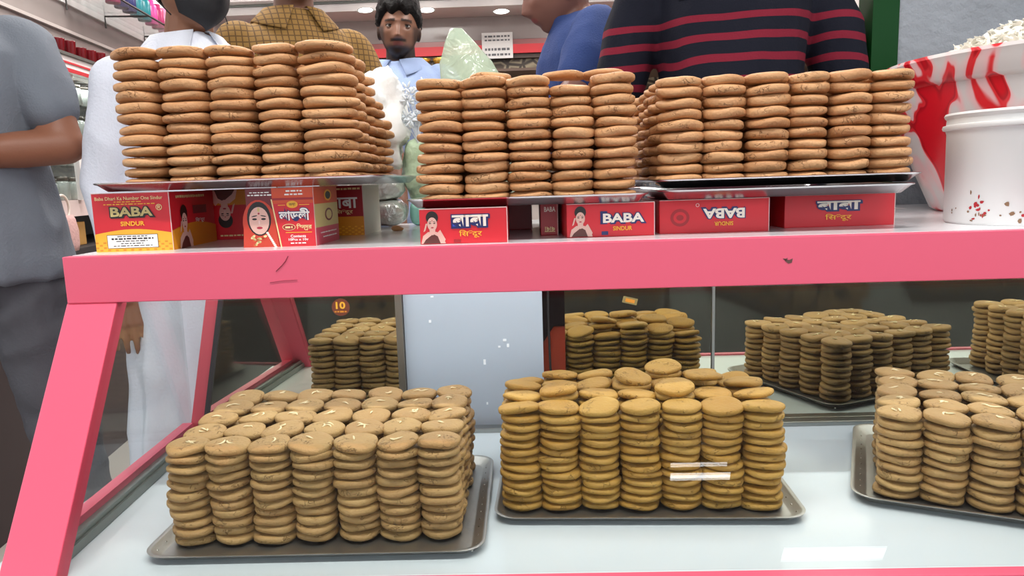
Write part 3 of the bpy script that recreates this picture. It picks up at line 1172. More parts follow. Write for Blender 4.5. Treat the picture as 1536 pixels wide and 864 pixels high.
# 8: upside down
t, f, s_ = carton('low red carton with upside down BABA SINDUR lettering', (.1755, 1.016), .150, .15, .0455, R(1))
f.flip = True
f.text('lettering', 'BABA', .062, .0195, .057, .0135, 'pearl', 5, 'navy', .035, .06)
f.text('lettering', 'SINDUR', .062, .0335, .026, .0056, 'yel', 4, None, .02)
for k in range(3):
    f.ell('swirl_print', .122, .024, .013 - .004 * k, .012 - .004 * k, 'dred' if k % 2 == 0 else 'red', 1 + .3 * k)
f.ell('swirl_print', .098, .0075, .0025, .0025, 'edge', 1)
f.ell('swirl_print', .098, .0075, .0018, .0018, 'red', 2)
f.done(t)
# 9
t, f, s_ = carton('rightmost low red carton with Devanagari lettering and no portrait', (.360, 1.058), .158, .15, .0455, R(2.5))
f.text('lettering', 'बाबा', .077, .0300, .062, .0125, 'pearl', 5, 'navy', .03, .06)
sindur_hi(f, .077, .0130, .038, .0105, 'yel')
f.done(t)
# boxes added further back to darken the gaps and carry the trays' rear
for k, (x, y, w, lab) in enumerate(((-.150, 1.19, .15, 'plain dark red carton added to darken the gap behind the upper middle portrait carton'),
                                    (.205, 1.235, .12, 'plain dark red carton added to darken the gap behind the upside down BABA carton'),
                                    (.375, 1.255, .14, 'plain dark red carton added to darken the gap behind the rightmost carton'))):
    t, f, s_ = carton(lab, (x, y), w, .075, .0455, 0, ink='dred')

# ------------------------------------------------------------------ bucket and tub at the right
def lathe_thing(mb, prof, c=(0, 0, 0), n=64, material=None):
    mb.lathe(prof, n, c, material)


bk = thing('plastic_bucket', 'white plastic bucket with red smears near its base on the counter', 'bucket', (.690, 1.052, CT))
b = MB()
b.lathe([(0.001, 0.002), (.090, 0.002), (.0945, 0), (.097, .004), (.0985, .125), (.1000, .1295), (.1035, .1305), (.1045, .1335), (.1035, .1365),
         (.0995, .1375), (.0990, .1450), (.1010, .1470), (.1025, .1500), (.1010, .1530), (.0990, .1530), (.0965, .1480), (.0955, .120), (.093, .006), (0.001, .005)], 72)
M_bucket = mat('bucket_plastic', 'E4E4E2', .38, var=.05, scale=9)
bo = b.build('bucket_shell', M_bucket, bk, auto=40)
b = MB()
g = random.Random(5)
for k in range(70):
    if k < 44:
        a = R(-90 - 22 + g.gauss(0, 5)) if k < 30 else R(-90 - 62 + g.gauss(0, 4))
        zz = max(.006, g.gauss(.024, .008))
    else:
        a = R(g.uniform(-190, -20))
        zz = abs(g.gauss(.010, .010)) + .006
    rr = .0973 + .0015 * zz / .125
    w, h = g.uniform(.001, .0042) / .098, g.uniform(.0012, .0045)
    pts = []
    for q in range(6):
        tt = 2 * math.pi * q / 6
        ww = g.uniform(.6, 1.1)
        pts.append((rr * math.cos(a + w * ww * math.cos(tt)), rr * math.sin(a + w * ww * math.cos(tt)), zz + h * ww * math.sin(tt)))
    b.add([(x * 1.0022, y * 1.0022, z) for x, y, z in pts], [tuple(range(6))],
          mat('smear_red', 'B3262E', .7) if k < 44 else mat('smear_brown', '8A6A50', .8))
b.build('red_smears', None, bk)['kind'] = 'stuff'

tub = thing('plastic_tub', 'large red and white marbled plastic tub heaped with white flakes', 'tub', (.955, 1.318, CT))
m = bpy.data.materials.new('marbled_plastic')
m.use_nodes = True
nt = m.node_tree
bs = nt.nodes['Principled BSDF']
bs.inputs['Roughness'].default_value = .28
tc = nt.nodes.new('ShaderNodeTexCoord')
mp = nt.nodes.new('ShaderNodeMapping')
mp.inputs['Scale'].default_value = (1, 1, .75)
nt.links.new(tc.outputs['Object'], mp.inputs['Vector'])
n1 = nt.nodes.new('ShaderNodeTexNoise')
n1.inputs['Scale'].default_value = 5.5
n1.inputs['Detail'].default_value = 1.5
n1.inputs['Distortion'].default_value = 2.6
nt.links.new(mp.outputs[0], n1.inputs['Vector'])
cr = nt.nodes.new('ShaderNodeValToRGB')
els = cr.color_ramp.elements
els[0].position, els[0].color = .44, lin('CFC8C6')
els[1].position, els[1].color = .60, lin('CE1424')
for pos, c in ((.51, 'E3B4B6'), (.525, 'D8262E'), (.545, 'D63038'), (.56, 'A80E1C')):
    e = els.new(pos)
    e.color = lin(c)
nt.links.new(n1.outputs['Fac'], cr.inputs['Fac'])
nt.links.new(cr.outputs['Color'], bs.inputs['Base Color'])
b = MB()
b.lathe([(.001, .004), (.20, .004), (.215, 0), (.225, .006), (.262, .09), (.287, .165), (.296, .212), (.302, .214), (.308, .219), (.311, .240), (.316, .252), (.312, .258),
         (.304, .258), (.296, .235), (.285, .185), (.258, .09), (.220, .012), (.001, .009)], 96)
b.build('tub_shell', m, tub, auto=45)
b = MB()
prof = []
for k in range(14):
    q = k / 13
    prof.append((.292 * (1 - q) + .001, .225 + .115 * (1 - (1 - q) ** 1.6)))
b.lathe(prof, 64)
M_flake = mat('flake_white', 'EDE9DE', .75, var=.05)
heap = thing('flake_heap', 'heap of white shredded flakes filling the marbled tub', 'food', (.955, 1.318, CT))
b.build('heap_core', M_flake, heap, smooth=True)
b = MB()
g = random.Random(2)
for k in range(3800):
    q = g.random() ** .6
    rr = .290 * q
    a = g.uniform(0, 2 * math.pi)
    zz = .225 + .115 * (1 - (q) ** 1.6) + g.uniform(-.001, .006)
    p = Vector((rr * math.cos(a), rr * math.sin(a), zz))
    Mx = Matrix.Translation(p) @ Euler((g.gauss(0, .5), g.gauss(0, .5), g.uniform(0, 6.3))).to_matrix().to_4x4()
    L_, W_ = g.uniform(.006, .014), g.uniform(.0025, .005)
    cv = g.uniform(.001, .003)
    vs_ = [Mx @ Vector(v) for v in ((-L_, -W_, 0), (0, -W_ * 1.2, cv), (L_, -W_ * .6, 0), (L_, W_ * .6, 0), (0, W_ * 1.2, cv), (-L_, W_, 0))]
    vs2 = [v + Vector((0, 0, .0007)) for v in vs_]
    b.add(vs_ + vs2, [(0, 1, 4, 5), (1, 2, 3, 4), (11, 10, 7, 6), (10, 9, 8, 7), (0, 6, 7, 1), (1, 7, 8, 2), (2, 8, 9, 3), (3, 9, 10, 4), (4, 10, 11, 5), (5, 11, 6, 0)])
me = bpy.data.meshes.new('flakes')
me.from_pydata(b.v, [], b.f)
me.materials.append(M_flake)
o = bpy.data.objects.new('flakes', me)
COL.objects.link(o)
o.parent = heap
o['kind'] = 'stuff'
heap['kind'] = 'stuff'

# ------------------------------------------------------------------ shop behind the counter
M_wallw = mat('shop_wall_white', 'E6E2E0', .5, var=.03)
b = MB()
b.box((-3.4, 5.32, 0), (2.4, 5.42, 2.72))
wb = struct('wall_back', b, mat('back_wall_paint', 'CFC4C0', .5))
b = MB()
b.box((1.9, 1.72, 0), (2.0, 5.32, 2.72))
struct('wall_right', b, M_wallw)
b = MB()
b.box((0.795, 1.655, 0), (3.0, 1.70, 2.72))
struct('wall_front', b, mat('grey_plaster', '8F949B', .85, var=.22, scale=11, bump=.6, bscale=55))
b = MB()
b.box((0.738, 1.650, 0), (0.794, 1.72, 2.72))
struct('trim_1', b, mat('green_paint', '033A12', .5, spec=.2, var=.05))
# long left wall of the shop, running slightly outwards
LX = lambda y: -1.33 - .133 * y
LD = Vector((-.133, 1, 0)).normalized()
LN = Vector((LD.y, -LD.x, 0))          # towards the room
ANG = math.atan2(LD.y, LD.x)


def Lp(y, off, z):
    p = Vector((LX(y), y, z)) + LN * off
    return p


def lbox(mb, y0, y1, o0, o1, z0, z1, material=None):
    vs_ = []
    for z in (z0, z1):
        for (y, o_) in ((y0, o0), (y0, o1), (y1, o1), (y1, o0)):
            vs_.append(Lp(y, o_, z))
    mb.add(vs_, [(0, 3, 2, 1), (4, 5, 6, 7), (0, 1, 5, 4), (1, 2, 6, 5), (2, 3, 7, 6), (3, 0, 4, 7)], material)


b = MB()
lbox(b, 1.4, 5.3, -.45, -.40, 0, 2.72)
struct('wall_left', b, M_wallw)
M_marble = mat('grey_gloss_panel', '9E9390', .18, var=.12, scale=5)
cab = thing('wall_cabinet', 'long white and red wall cabinet with glass doors along the left side', 'cabinet')
b = MB()
lbox(b, 1.95, 5.2, -.39, 0.0, 0.0, .62)
b.build('plinth', mat('plinth_dark', '43383A', .6), cab)
b = MB()
lbox(b, 1.95, 5.2, -.39, 0.0, .621, .80)
b.build('lower_body', mat('cabinet_red', 'C2303A', .4), cab)
b = MB()
lbox(b, 1.95, 5.2, -.39, .02, .80, .83)
b.build('ledge', M_dark, cab)
b = MB()
lbox(b, 1.95, 5.2, -.39, -.02, .945, 1.005)
b.build('drawer_front', mat('cabinet_pinkish', 'D9C4C0', .4), cab)
b = MB()
lbox(b, 1.95, 5.2, -.39, -.37, .83, 1.47)
b.build('cabinet_back', mat('cabinet_inside', '6C7070', .5), cab)
for z in (1.13, 1.25, 1.37):
    b = MB()
    lbox(b, 1.95, 5.2, -.37, -.05, z - .004, z + .004)
    b.build('glass_shelf', M_glass, cab)
for y in (1.95, 2.42, 2.76, 3.3, 3.9, 4.6):
    b = MB()
    lbox(b, y, y + .025, -.02, .0, 1.005, 1.47)
    b.build('door_stile', M_wallw, cab)
b = MB()
lbox(b, 1.97, 5.2, -.014, -.010, 1.01, 1.47)
b.build('door_pane', M_glass, cab)
b = MB()
lbox(b, 1.95, 5.2, -.39, .02, 1.47, 1.525)
b.build('cornice', M_wallw, cab)
for z0, z1 in ((1.468, 1.482), (1.498, 1.505)):
    b = MB()
    lbox(b, 1.95, 5.2, .021, .024, z0, z1)
    b.build('red_stripe', mat('stripe_red', 'C0343C', .4), cab)
b = MB()
lbox(b, 1.95, 5.2, -.39, .03, 1.526, 1.536)
b.build('ledge', M_channel, cab)
b = MB()
lbox(b, 1.5, 5.25, -.39, -.10, 1.537, 1.66)
b.build('gloss_panel', M_marble, cab)
b = MB()
lbox(b, 1.5, 5.25, -.39, -.085, 1.66, 1.672)
b.build('moulding', mat('moulding_pale', 'C8BEBA', .3), cab)
b = MB()
lbox(b, 1.5, 5.25, -.39, -.10, 1.672, 1.775)
b.build('gloss_panel', M_marble, cab)
b = MB()
lbox(b, 1.5, 5.25, -.39, -.09, 1.775, 2.60)
b.build('white_fascia', mat('white_fascia', 'F0EEEC', .45, var=.02), cab)
b = MB()
lbox(b, 2.3, 4.6, -.089, .10, 1.800, 1.808)
b.build('display_shelf', M_glass, cab)
b = MB()
for y0_, y1_, o_ in ((2.3, 4.6, .10),):
    b.tube([Lp(y0_, o_, 1.800), Lp(y1_, o_, 1.800)], .004, 6)
for y in (2.3, 2.65, 3.0, 3.35, 3.8, 4.3):
    b.tube([Lp(y, .10, 1.800), Lp(y, -.088, 1.800), Lp(y, -.088, 1.750)], .004, 6)
b.build('shelf_bracket', mat('bracket_dark', '4A4846', .4, metal=.8), cab)
# red tumblers on the cornice ledge
b = MB()
b.lathe([(.001, 0), (.026, 0), (.028, .004), (.033, .078), (.034, .082), (.031, .082), (.026, .01), (.001, .008)], 20)
me_cup = b.mesh('red_tumbler', True, mat('tumbler_red', '6E0E18', .25))
NTHW = ['nearest', 'second', 'third', 'fourth', 'fifth', 'sixth', 'seventh', 'eighth', 'ninth', 'tenth', 'eleventh', 'twelfth', 'thirteenth', 'fourteenth']
for k in range(10):
    o = bpy.data.objects.new('red_tumbler', me_cup)
    COL.objects.link(o)
    o.location = Lp(2.40 + k * .085, -.02, 1.536)
    o.scale = (.75, .75, .62 + .06 * (k % 3))
    tag(o, f'dark red tumbler on the left wall ledge, {NTHW[k]} from the front', 'tumbler', 'red tumblers on the wall ledge')
b = MB()
b.lathe([(.001, 0), (.03, 0), (.034, .02), (.03, .06), (.020, .075), (.022, .085), (.001, .085)], 18)
o = b.build('brass_pot', mat('brass', 'B08A4A', .3, metal=.9), None, smooth=True, loc=Lp(2.22, -.02, 1.536))
tag(o, 'small brass pot on the left wall ledge before the red tumblers', 'pot')
# coloured bottles on the glass shelf
b = MB()
b.lathe([(.001, 0), (.027, 0), (.029, .004), (.029, .082), (.024, .092), (.016, .096), (.016, .112), (.001, .112)], 18)
cols_ = [('navy', '232A66'), ('wine', '8A2348'), ('magenta', 'B02A66'), ('navy', '262E78'), ('navy', '2C3C8A'), ('teal', '13808A'), ('teal', '1A8C92'), ('pink', 'E0489A'),
         ('magenta', 'C83A8C'), ('pale pink', 'E890B4'), ('plum', '8A2A5E'), ('indigo', '38346E'), ('purple', '5A3070')]
me_b = b.mesh('bottle', True)
for k, (cn, cx_) in enumerate(cols_):
    me2 = me_b.copy()
    me2.materials.append(mat('bottle_' + cn.replace(' ', '_'), cx_, .3))
    o = bpy.data.objects.new('bottle', me2)
    COL.objects.link(o)
    o.location = Lp(2.98 + k * .085, .03, 1.8085)
    tag(o, f'{cn} bottle on the high glass shelf, {NTHW[k]} from the front', 'bottle', 'coloured bottles on the glass shelf')
# jars behind the glass doors
b = MB()
b.lathe([(.001, 0), (.032, 0), (.036, .004), (.036, .066), (.03, .076), (.001, .076)], 16)
jar_me = b.mesh('glass_jar', True, mat('jar_grey', 'A7B0AC', .15, var=.25, scale=40))
b = MB()
b.lathe([(.001, 0), (.033, 0), (.033, .016), (.001, .018)], 16)
lid_me = b.mesh('lid', True, mat('jar_lid', '5E5A54', .4, metal=.5))
shelfw = ['bottom', 'second', 'third', 'top']
jg = random.Random(3)
for si, z in enumerate((1.006, 1.1345, 1.2545, 1.3745)):
    for k in range(14):
        o = bpy.data.objects.new('glass_jar', jar_me)
        COL.objects.link(o)
        o.location = Lp(2.06 + k * .09, -.09, z)
        q = jg.uniform(.9, 1.0)
        o.scale = (q, q, jg.uniform(.85, .98))
        tag(o, f'grey jar on the {shelfw[si]} cabinet shelf, {NTHW[k]} from the front', 'jar', 'jars in the glass wall cabinet')
        l = bpy.data.objects.new('lid', lid_me)
        COL.objects.link(l)
        l.parent = o
        l.location = (0, 0, .0762)
# small boxes under the drawer, a handbag
for k, (w, c, nm) in enumerate(((.09, 'E6E2DA', 'white'), (.11, 'C99A52', 'ochre'), (.08, 'D8CFC4', 'pale grey'), (.10, 'B88A4A', 'tan'))):
    b = MB()
    lbox(b, 2.28 + k * .16, 2.28 + k * .16 + w, -.16, -.05, .8305, .92)
    o = b.build('small_carton', mat('small_carton_' + nm.replace(' ', '_'), c, .5), None)
    tag(o, f'small {nm} carton on the low shelf of the left wall cabinet', 'box', 'cartons on the low cabinet shelf')
    bevel(o, .003)
hb = thing('handbag', 'pinkish woven handbag with a round ring handle on the left wall cabinet', 'bag', Lp(2.50, .045, .8305))
b = MB()
rings = []
for z, wx, wy in ((0, .07, .022), (.02, .080, .024), (.07, .085, .024), (.11, .075, .018), (.125, .065, .010)):
    rings.append([(LD * (wx * math.cos(t)) + LN * (wy * math.sin(t)) + Vector((0, 0, z))) for t in np.linspace(0, 2 * math.pi, 20, endpoint=False)])
b.loft(rings)
b.build('bag_body', mat('bag_pink', 'C9A09C', .7, var=.15, scale=50, bump=.4, bscale=120), hb, smooth=True)
b = MB()
b.tube([LD * (.045 * math.cos(t)) + Vector((0, 0, .150 + .045 * math.sin(t))) for t in np.linspace(0, 2 * math.pi, 24, endpoint=False)], .0045, 8, closed=True)
b.build('ring_handle', mat('ring_wood', 'E6D8CC', .4), hb, smooth=True)

# back wall build-up
def band(name, z0, z1, th, m_):
    q = MB()
    q.box((-3.2, 5.32 - th, z0), (2.3, 5.319, z1))
    return q.build(name, m_, wb)


band('soffit_band', 2.315, 2.72, .62, mat('soffit_maroon', '9A5A62', .5))
band('white_band', 2.20, 2.312, .50, mat('white_band', 'E9E4E3', .4))
band('grey_line', 2.188, 2.199, .42, M_channel)  # grey strip between the two white bands
band('white_band', 2.14, 2.187, .40, mat('white_band', 'E9E4E3', .4))
band('gloss_band', 1.985, 2.139, .10, M_marble)
band('gloss_band', 1.945, 1.984, .10, mat('gloss_rose', 'B06A68', .2))
band('red_band', 1.885, 1.944, .14, mat('band_red', 'D8202C', .35))
m = bpy.data.materials.new('damask_print')
m.use_nodes = True
nt = m.node_tree
bs = nt.nodes['Principled BSDF']
bs.inputs['Roughness'].default_value = .5
tc = nt.nodes.new('ShaderNodeTexCoord')
wv = nt.nodes.new('ShaderNodeTexVoronoi')
wv.inputs['Scale'].default_value = 11
wv.feature = 'DISTANCE_TO_EDGE'
nt.links.new(tc.outputs['Object'], wv.inputs['Vector'])
cr = nt.nodes.new('ShaderNodeValToRGB')
cr.color_ramp.elements[0].position, cr.color_ramp.elements[0].color = .06, lin('3A3028')
cr.color_ramp.elements[1].position, cr.color_ramp.elements[1].color = .14, lin('9A8E74')
e = cr.color_ramp.elements.new(.26)
e.color = lin('4A3C30')
nt.links.new(wv.outputs['Distance'], cr.inputs['Fac'])
nt.links.new(cr.outputs['Color'], bs.inputs['Base Color'])
band('dark_rail', 1.855, 1.884, .12, mat('dark_rail', '4A3A32', .5))
band('damask_panel', .9, 1.854, .09, m)
# downlights in the white band and soffit
M_lamp = mat('lamp_glow', 'FFFFFF', .4, emit='FFF8EC', estr=6.0)
for (px, py, y) in ((548, 15, 4.815), (752, 17, 4.815), (860, 16, 4.815), (640, 15, 4.815)):
    p = at(px, py, y)
    t = thing('downlight', f'recessed downlight in the white back band, {["left of", "right of", "far right of", "above"][[548, 752, 860, 640].index(px)]} the bearded man', 'light', (p.x, 4.8195, p.z))
    b = MB()
    b.lathe([(.001, -.004), (.07, -.004), (.074, 0)], 24)
    o = b.build('lens', M_lamp, t)
    o.rotation_euler = (R(90), 0, 0)
    o.scale = (.62, .20, 1)
    b = MB()
    b.lathe([(.074, 0), (.085, -.003), (.088, 0)], 24, cap=False)
    o = b.build('trim_ring', M_alu, t)
    o.rotation_euler = (R(90), 0, 0)
    o.scale = (.62, .20, 1)
for (lx, ly, w_) in ((-1.0, 2.6, 'near left'), (0.6, 2.6, 'near right'), (-1.0, 4.4, 'rear left'), (0.6, 4.4, 'rear right')):
    t = thing('ceiling_panel_light', f'square ceiling panel light over the {w_} of the shop', 'light', (lx, ly, 2.72))
    box_obj('frame', (-.32, -.32, -.05), (.32, .32, 0), M_alu, t)
    box_obj('diffuser', (-.30, -.30, -.055), (.30, .30, -.051), mat('diffuser', 'FFFFFF', .4, emit='FFFAF2', estr=3.0), t)
# battens added over the stall to light it, small lamps whose glints show in the front glass
for (lx, ly, w_) in ((-.55, .35, 'left'), (.75, .35, 'right')):
    t = thing('added_batten_light', f'long tube batten added on the unseen ceiling over the {w_} half of the counter', 'light', (lx, ly, 2.72))
    box_obj('housing', (-.62, -.04, -.05), (.62, .04, 0), M_wallw, t)
    box_obj('tube_cover', (-.60, -.03, -.075), (.60, .03, -.051), mat('tube_glow', 'FFFFFF', .4, emit='FFFCF6', estr=8.0), t)
for (lx, ly, lz, w, d, nm) in ((.80, -1.37, 2.62, .30, .035, 'bright short'), (.785, -1.285, 2.62, .28, .010, 'thin short'), (1.58, -2.0, 2.62, .55, .10, 'wide')):
    t = thing('street_lamp_panel', f'{nm} lamp panel hung in front of the stall', 'light', (lx, ly, lz))
    box_obj('housing', (-w / 2, -d / 2, 0), (w / 2, d / 2, .03), M_alu, t)
    box_obj('diffuser', (-w / 2 + .003, -d / 2 + .001, -.006), (w / 2 - .003, d / 2 - .001, -.001), mat('glint_glow' if nm != 'wide' else 'soft_glow', 'FFFFFF', .4, emit='FFFFFF', estr=14.0 if nm != 'wide' else 4.0), t)
    b = MB()
    for sx in (-.4, .4):
        b.tube([(sx * w, 0, .03), (sx * w, 0, .10)], .003, 6)
    b.build('hanger', M_alu, t)
# paper notice on the back wall
p = at(746, 68, 5.17)
nt_ = thing('paper_notice', 'white paper notice taped over the red band of the back wall', 'notice', (p.x, 5.175, p.z))
box_obj('sheet', (-.105, 0, -.085), (.105, .002, .085), mat('paper_white', 'E8E6E4', .7), nt_)
b = MB()
g = random.Random(8)
for (z0, hh, ink) in ((.06, .012, 'grey'), (.035, .010, 'grey'), (-.025, .016, 'dark'), (-.060, .014, 'dark')):
    x = -.085
    while x < .08:
        L_ = g.uniform(.012, .03)
        b.box((x, -.001, z0 - hh / 2), (min(x + L_, .085), 0, z0 + hh / 2))
        x += L_ + .007
b.build('printed_lines', mat('print_grey', '6A6A6E', .7), nt_)
# gold wares on the ledge before the damask panel
b = MB()
b.lathe([(.001, 0), (.05, 0), (.055, .01), (.03, .03), (.05, .07), (.065, .10), (.06, .105), (.001, .1)], 20)
gm = b.mesh('brass_bowl', True, mat('brass_bright', 'C9A24A', .25, metal=.8))
for k, px in enumerate((632, 664)):
    p = at(px, 100, 4.9)
    o = bpy.data.objects.new('brass_bowl', gm)
    COL.objects.link(o)
    o.location = (p.x, 4.9, 1.716)
    tag(o, f'brass bowl behind the shoulder of the bearded man, {["left", "right"][k]} one of two', 'bowl', 'brass bowls at the back')
box_obj('display_ledge', (-3.2, 4.7, 1.70), (2.3, 5.229, 1.7155), mat('ledge_brown', '5A463A', .5), wb)

# ------------------------------------------------------------------ bags and packets on the rear of the counter
def pillow(name, w, d, h, material, seed, label=None, cat=None, loc=(0, 0, 0), rz=0, crease=.10, group=None):
    g = random.Random(seed)
    q = MB()
    n, m_ = 72, 36
    vs_, fs = [], []
    for i in range(m_ + 1):
        e_ = -math.pi / 2 + math.pi * i / m_
        for k in range(n):
            a = 2 * math.pi * k / n
            c, s1 = math.cos(a), math.sin(a)
            sq = (abs(c) ** 4 + abs(s1) ** 4) ** -.25
            rr = max(0, math.cos(e_)) ** .45 * sq
            x, y, z = w / 2 * rr * c, d / 2 * rr * s1, h / 2 * math.copysign(abs(math.sin(e_)) ** .8, math.sin(e_))
            nn = noise.noise(Vector((x * 28 + seed, y * 28, z * 28))) + .5 * (.5 - abs(noise.noise(Vector((x * 45 + seed, y * 45, z * 60))))) + .2 * noise.noise(Vector((x * 110 + seed, y * 110, z * 110)))
            vs_.append((x * (1 + crease * nn), y * (1 + crease * nn), z * (1 + crease * nn) + h / 2))
    for i in range(m_):
        for k in range(n):
            l = (k + 1) % n
            fs.append((i * n + k, i * n + l, (i + 1) * n + l, (i + 1) * n + k))
    q.add(vs_, fs)
    zmin = min(v[2] for v in q.v)
    q.v = [(x, y, z - zmin) for x, y, z in q.v]
    o = q.build(name, material, None, smooth=True, loc=loc)
    o.rotation_euler = (0, 0, rz)
    if label:
        tag(o, label, cat, group)
    return o


M_silver = mat('silver_film', 'CDD2CC', .22, metal=.55, var=.2, scale=45, bump=.5, bscale=70)
pillow('silver_packet', .125, .085, .050, M_silver, 1, 'crinkled silver packet lying on the rear of the counter', 'packet', (-.300, 1.395, CT), 0, group='silver packets on the counter')
pillow('silver_packet', .120, .085, .050, M_silver, 2, 'crinkled silver packet lying on top of another silver packet', 'packet', (-.302, 1.395, CT + .0475), .1, group='silver packets on the counter')
pillow('white_sack', .150, .10, .165, mat('sack_white', 'ECECEA', .6, var=.05, bump=.5, bscale=30), 4, 'puffy white plastic sack stacked on the silver packets', 'sack', (-.312, 1.400, CT + .096), .2, crease=.32)
pillow('printed_packet', .046, .05, .045, mat('packet_teal', '7FB5A8', .4, var=.35, scale=60), 6, 'small teal and ochre printed packet left of the upper middle tray', 'packet', (-.2075, 1.405, CT), 0)
pillow('green_bag', .062, .05, .110, mat('bag_pale_green', 'B9CFAE', .35, var=.15, scale=25, bump=.4, bscale=60), 7, 'pale green plastic bag standing on the teal packet', 'bag', (-.2075, 1.405, CT + .0435), .3, crease=.2)
# clear bag, peaked, behind the middle pile
b = MB()
rings = []
g = random.Random(4)
for z, wx, wy, ox in ((0, .070, .045, .02), (.08, .078, .05, .02), (.17, .075, .045, .012), (.24, .062, .035, .0), (.29, .045, .022, -.012), (.325, .026, .012, -.020), (.350, .010, .006, -.026)):
    rings.append([(ox + wx * math.cos(t) * (1 + .10 * math.sin(5 * t + z * 30)), wy * math.sin(t) * (1 + .12 * math.cos(4 * t + z * 22)), z)
                  for t in np.linspace(0, 2 * math.pi, 36, endpoint=False)])
b.loft(rings)
m = bpy.data.materials.new('clear_green_film')
m.use_nodes = True
nt = m.node_tree
bs = nt.nodes['Principled BSDF']
bs.inputs['Base Color'].default_value = lin('C4D6BE')
bs.inputs['Roughness'].default_value = .12
tc = nt.nodes.new('ShaderNodeTexCoord')
nz = nt.nodes.new('ShaderNodeTexNoise')
nz.inputs['Scale'].default_value = 28
nz.inputs['Distortion'].default_value = 1.5
nt.links.new(tc.outputs['Object'], nz.inputs['Vector'])
bp = nt.nodes.new('ShaderNodeBump')
bp.inputs['Strength'].default_value = .7
bp.inputs['Distance'].default_value = .01
nt.links.new(nz.outputs['Fac'], bp.inputs['Height'])
nt.links.new(bp.outputs['Normal'], bs.inputs['Normal'])
tr = nt.nodes.new('ShaderNodeBsdfTransparent')
mxs = nt.nodes.new('ShaderNodeMixShader')
mxs.inputs[0].default_value = .30
nt.links.new(bs.outputs[0], mxs.inputs[1])
nt.links.new(tr.outputs[0], mxs.inputs[2])
nt.links.new(mxs.outputs[0], nt.nodes['Material Output'].inputs[0])
p = at(712, 110, 1.36)
o = b.build('clear_bag', m, None, smooth=True, loc=(p.x - .004, 1.36, CT))
tag(o, 'peaked translucent pale green plastic bag behind the upper middle pile', 'bag')
# sprig of clear plastic blossoms before the blue shirt
sp = thing('plastic_sprig', 'sprig of clear plastic blossoms standing beside the white sack', 'ornament', (-.2075, 1.385, CT + .153))
b = MB()
M_clear = mat('clear_plastic', 'DDE4EA', .08, var=.05, coat=.4)
g = random.Random(6)
heads = []
for k in range(22):
    a, b_ = g.uniform(-.042, .03), g.uniform(.035, .105)
    heads.append((a, g.uniform(-.012, .012), b_))
    b.tube([(0, 0, 0), (a * .4, heads[-1][1] * .5, b_ * .5), heads[-1]], .0007, 5)
b.build('stems', M_clear, sp)
for h_ in heads:
    q = MB()
    for j in range(6):
        aa = j * math.pi / 3 + g.random()
        dv = Vector((math.cos(aa), g.uniform(-.5, .3), math.sin(aa))) * .010
        q.ball(Vector(h_) + dv * .8, .0065, .0018, .0022, 8, 5, Matrix.Rotation(-aa, 3, 'Y'))
    q.build('blossom', M_clear, sp, smooth=True)
# price sticker on the left mirror; the right one's tag imitates a reflected card
st = thing('price_sticker', 'round orange sticker with the number 10 on the left mirror', 'sticker', (0, 0, 0))
p = at(511, 461, MY - .0008)
b = MB()
b.lathe([(.001, 0), (.0145, 0)], 24, cap=False)
b2 = MB()
b2.add([(p.x + .0155 * math.cos(t) * 1.0, MY - .0010, p.z + .0150 * math.sin(t)) for t in np.linspace(0, 2 * math.pi, 24, endpoint=False)]
       + [(p.x + .0155 * math.cos(t), MY - .0003, p.z + .0150 * math.sin(t)) for t in np.linspace(0, 2 * math.pi, 24, endpoint=False)],
       [tuple(range(24))] + [(i, (i + 1) % 24, 24 + (i + 1) % 24, 24 + i) for i in range(24)])
b2.build('disc', mat('sticker_dark', '6E2E14', .5), st)
f = Face((p.x - .02, MY - .0011, p.z - .02), (1, 0, 0), (0, 0, 1), (0, -1, 0), .04, .04)
f.text('number', '10', .020, .0235, .0165, .0125, 'yel', 1, None, .03)
f.dashes('small_print', .009, .031, .0125, .003, 'orange', 4, 1)
f.done(st)
p = at(945, 451, MY - .001)
st = thing('reflected_tag', 'small yellowish tag on the right mirror painted in for a reflected card', 'tag', (p.x, MY - .0012, p.z))
st.rotation_euler = (0, R(14), 0)
box_obj('card', (-.0125, -.0006, -.0055), (.0125, .0006, .0055), mat('tag_card', '8A7A4A', .6), st)
b = MB()
b.box((-.008, -.0009, -.003), (.008, -.0007, .003))
b.build('printed_mark', INK['orange'], st)

# ------------------------------------------------------------------ people
def fuse(mb, voxel=.008, smooth=4, name='fused'):
    me = bpy.data.meshes.new(name)
    me.from_pydata(mb.v, [], mb.f)
    bm = bmesh.new()
    bm.from_mesh(me)
    bmesh.ops.remove_doubles(bm, verts=bm.verts, dist=1e-6)
    bmesh.ops.recalc_face_normals(bm, faces=bm.faces)
    bm.to_mesh(me)
    bm.free()
    o = bpy.data.objects.new('tmp', me)
    COL.objects.link(o)
    md = o.modifiers.new('r', 'REMESH')
    md.mode = 'VOXEL'
    md.voxel_size = voxel
    if smooth:
        sm = o.modifiers.new('s', 'SMOOTH')
        sm.factor = .5
        sm.iterations = smooth
    bpy.context.view_layer.update()
    out = bpy.data.meshes.new_from_object(o.evaluated_get(bpy.context.evaluated_depsgraph_get()))
    bpy.data.objects.remove(o)
    bpy.data.meshes.remove(me)
    out.name = name
    out.shade_smooth()
    return out


def part_from(me, name, material, parent):
    o = bpy.data.objects.new(name, me)
    me.materials.clear()
    me.materials.append(material)
    COL.objects.link(o)
    o.parent = parent
    return o


def paint(me, fn):
    a = me.color_attributes.new('Col', 'FLOAT_COLOR', 'POINT')
    buf = np.ones((len(me.vertices), 4), dtype=np.float32)
    for i, v in enumerate(me.vertices):
        buf[i, :3] = fn(v.co)
    a.data.foreach_set('color', buf.ravel())


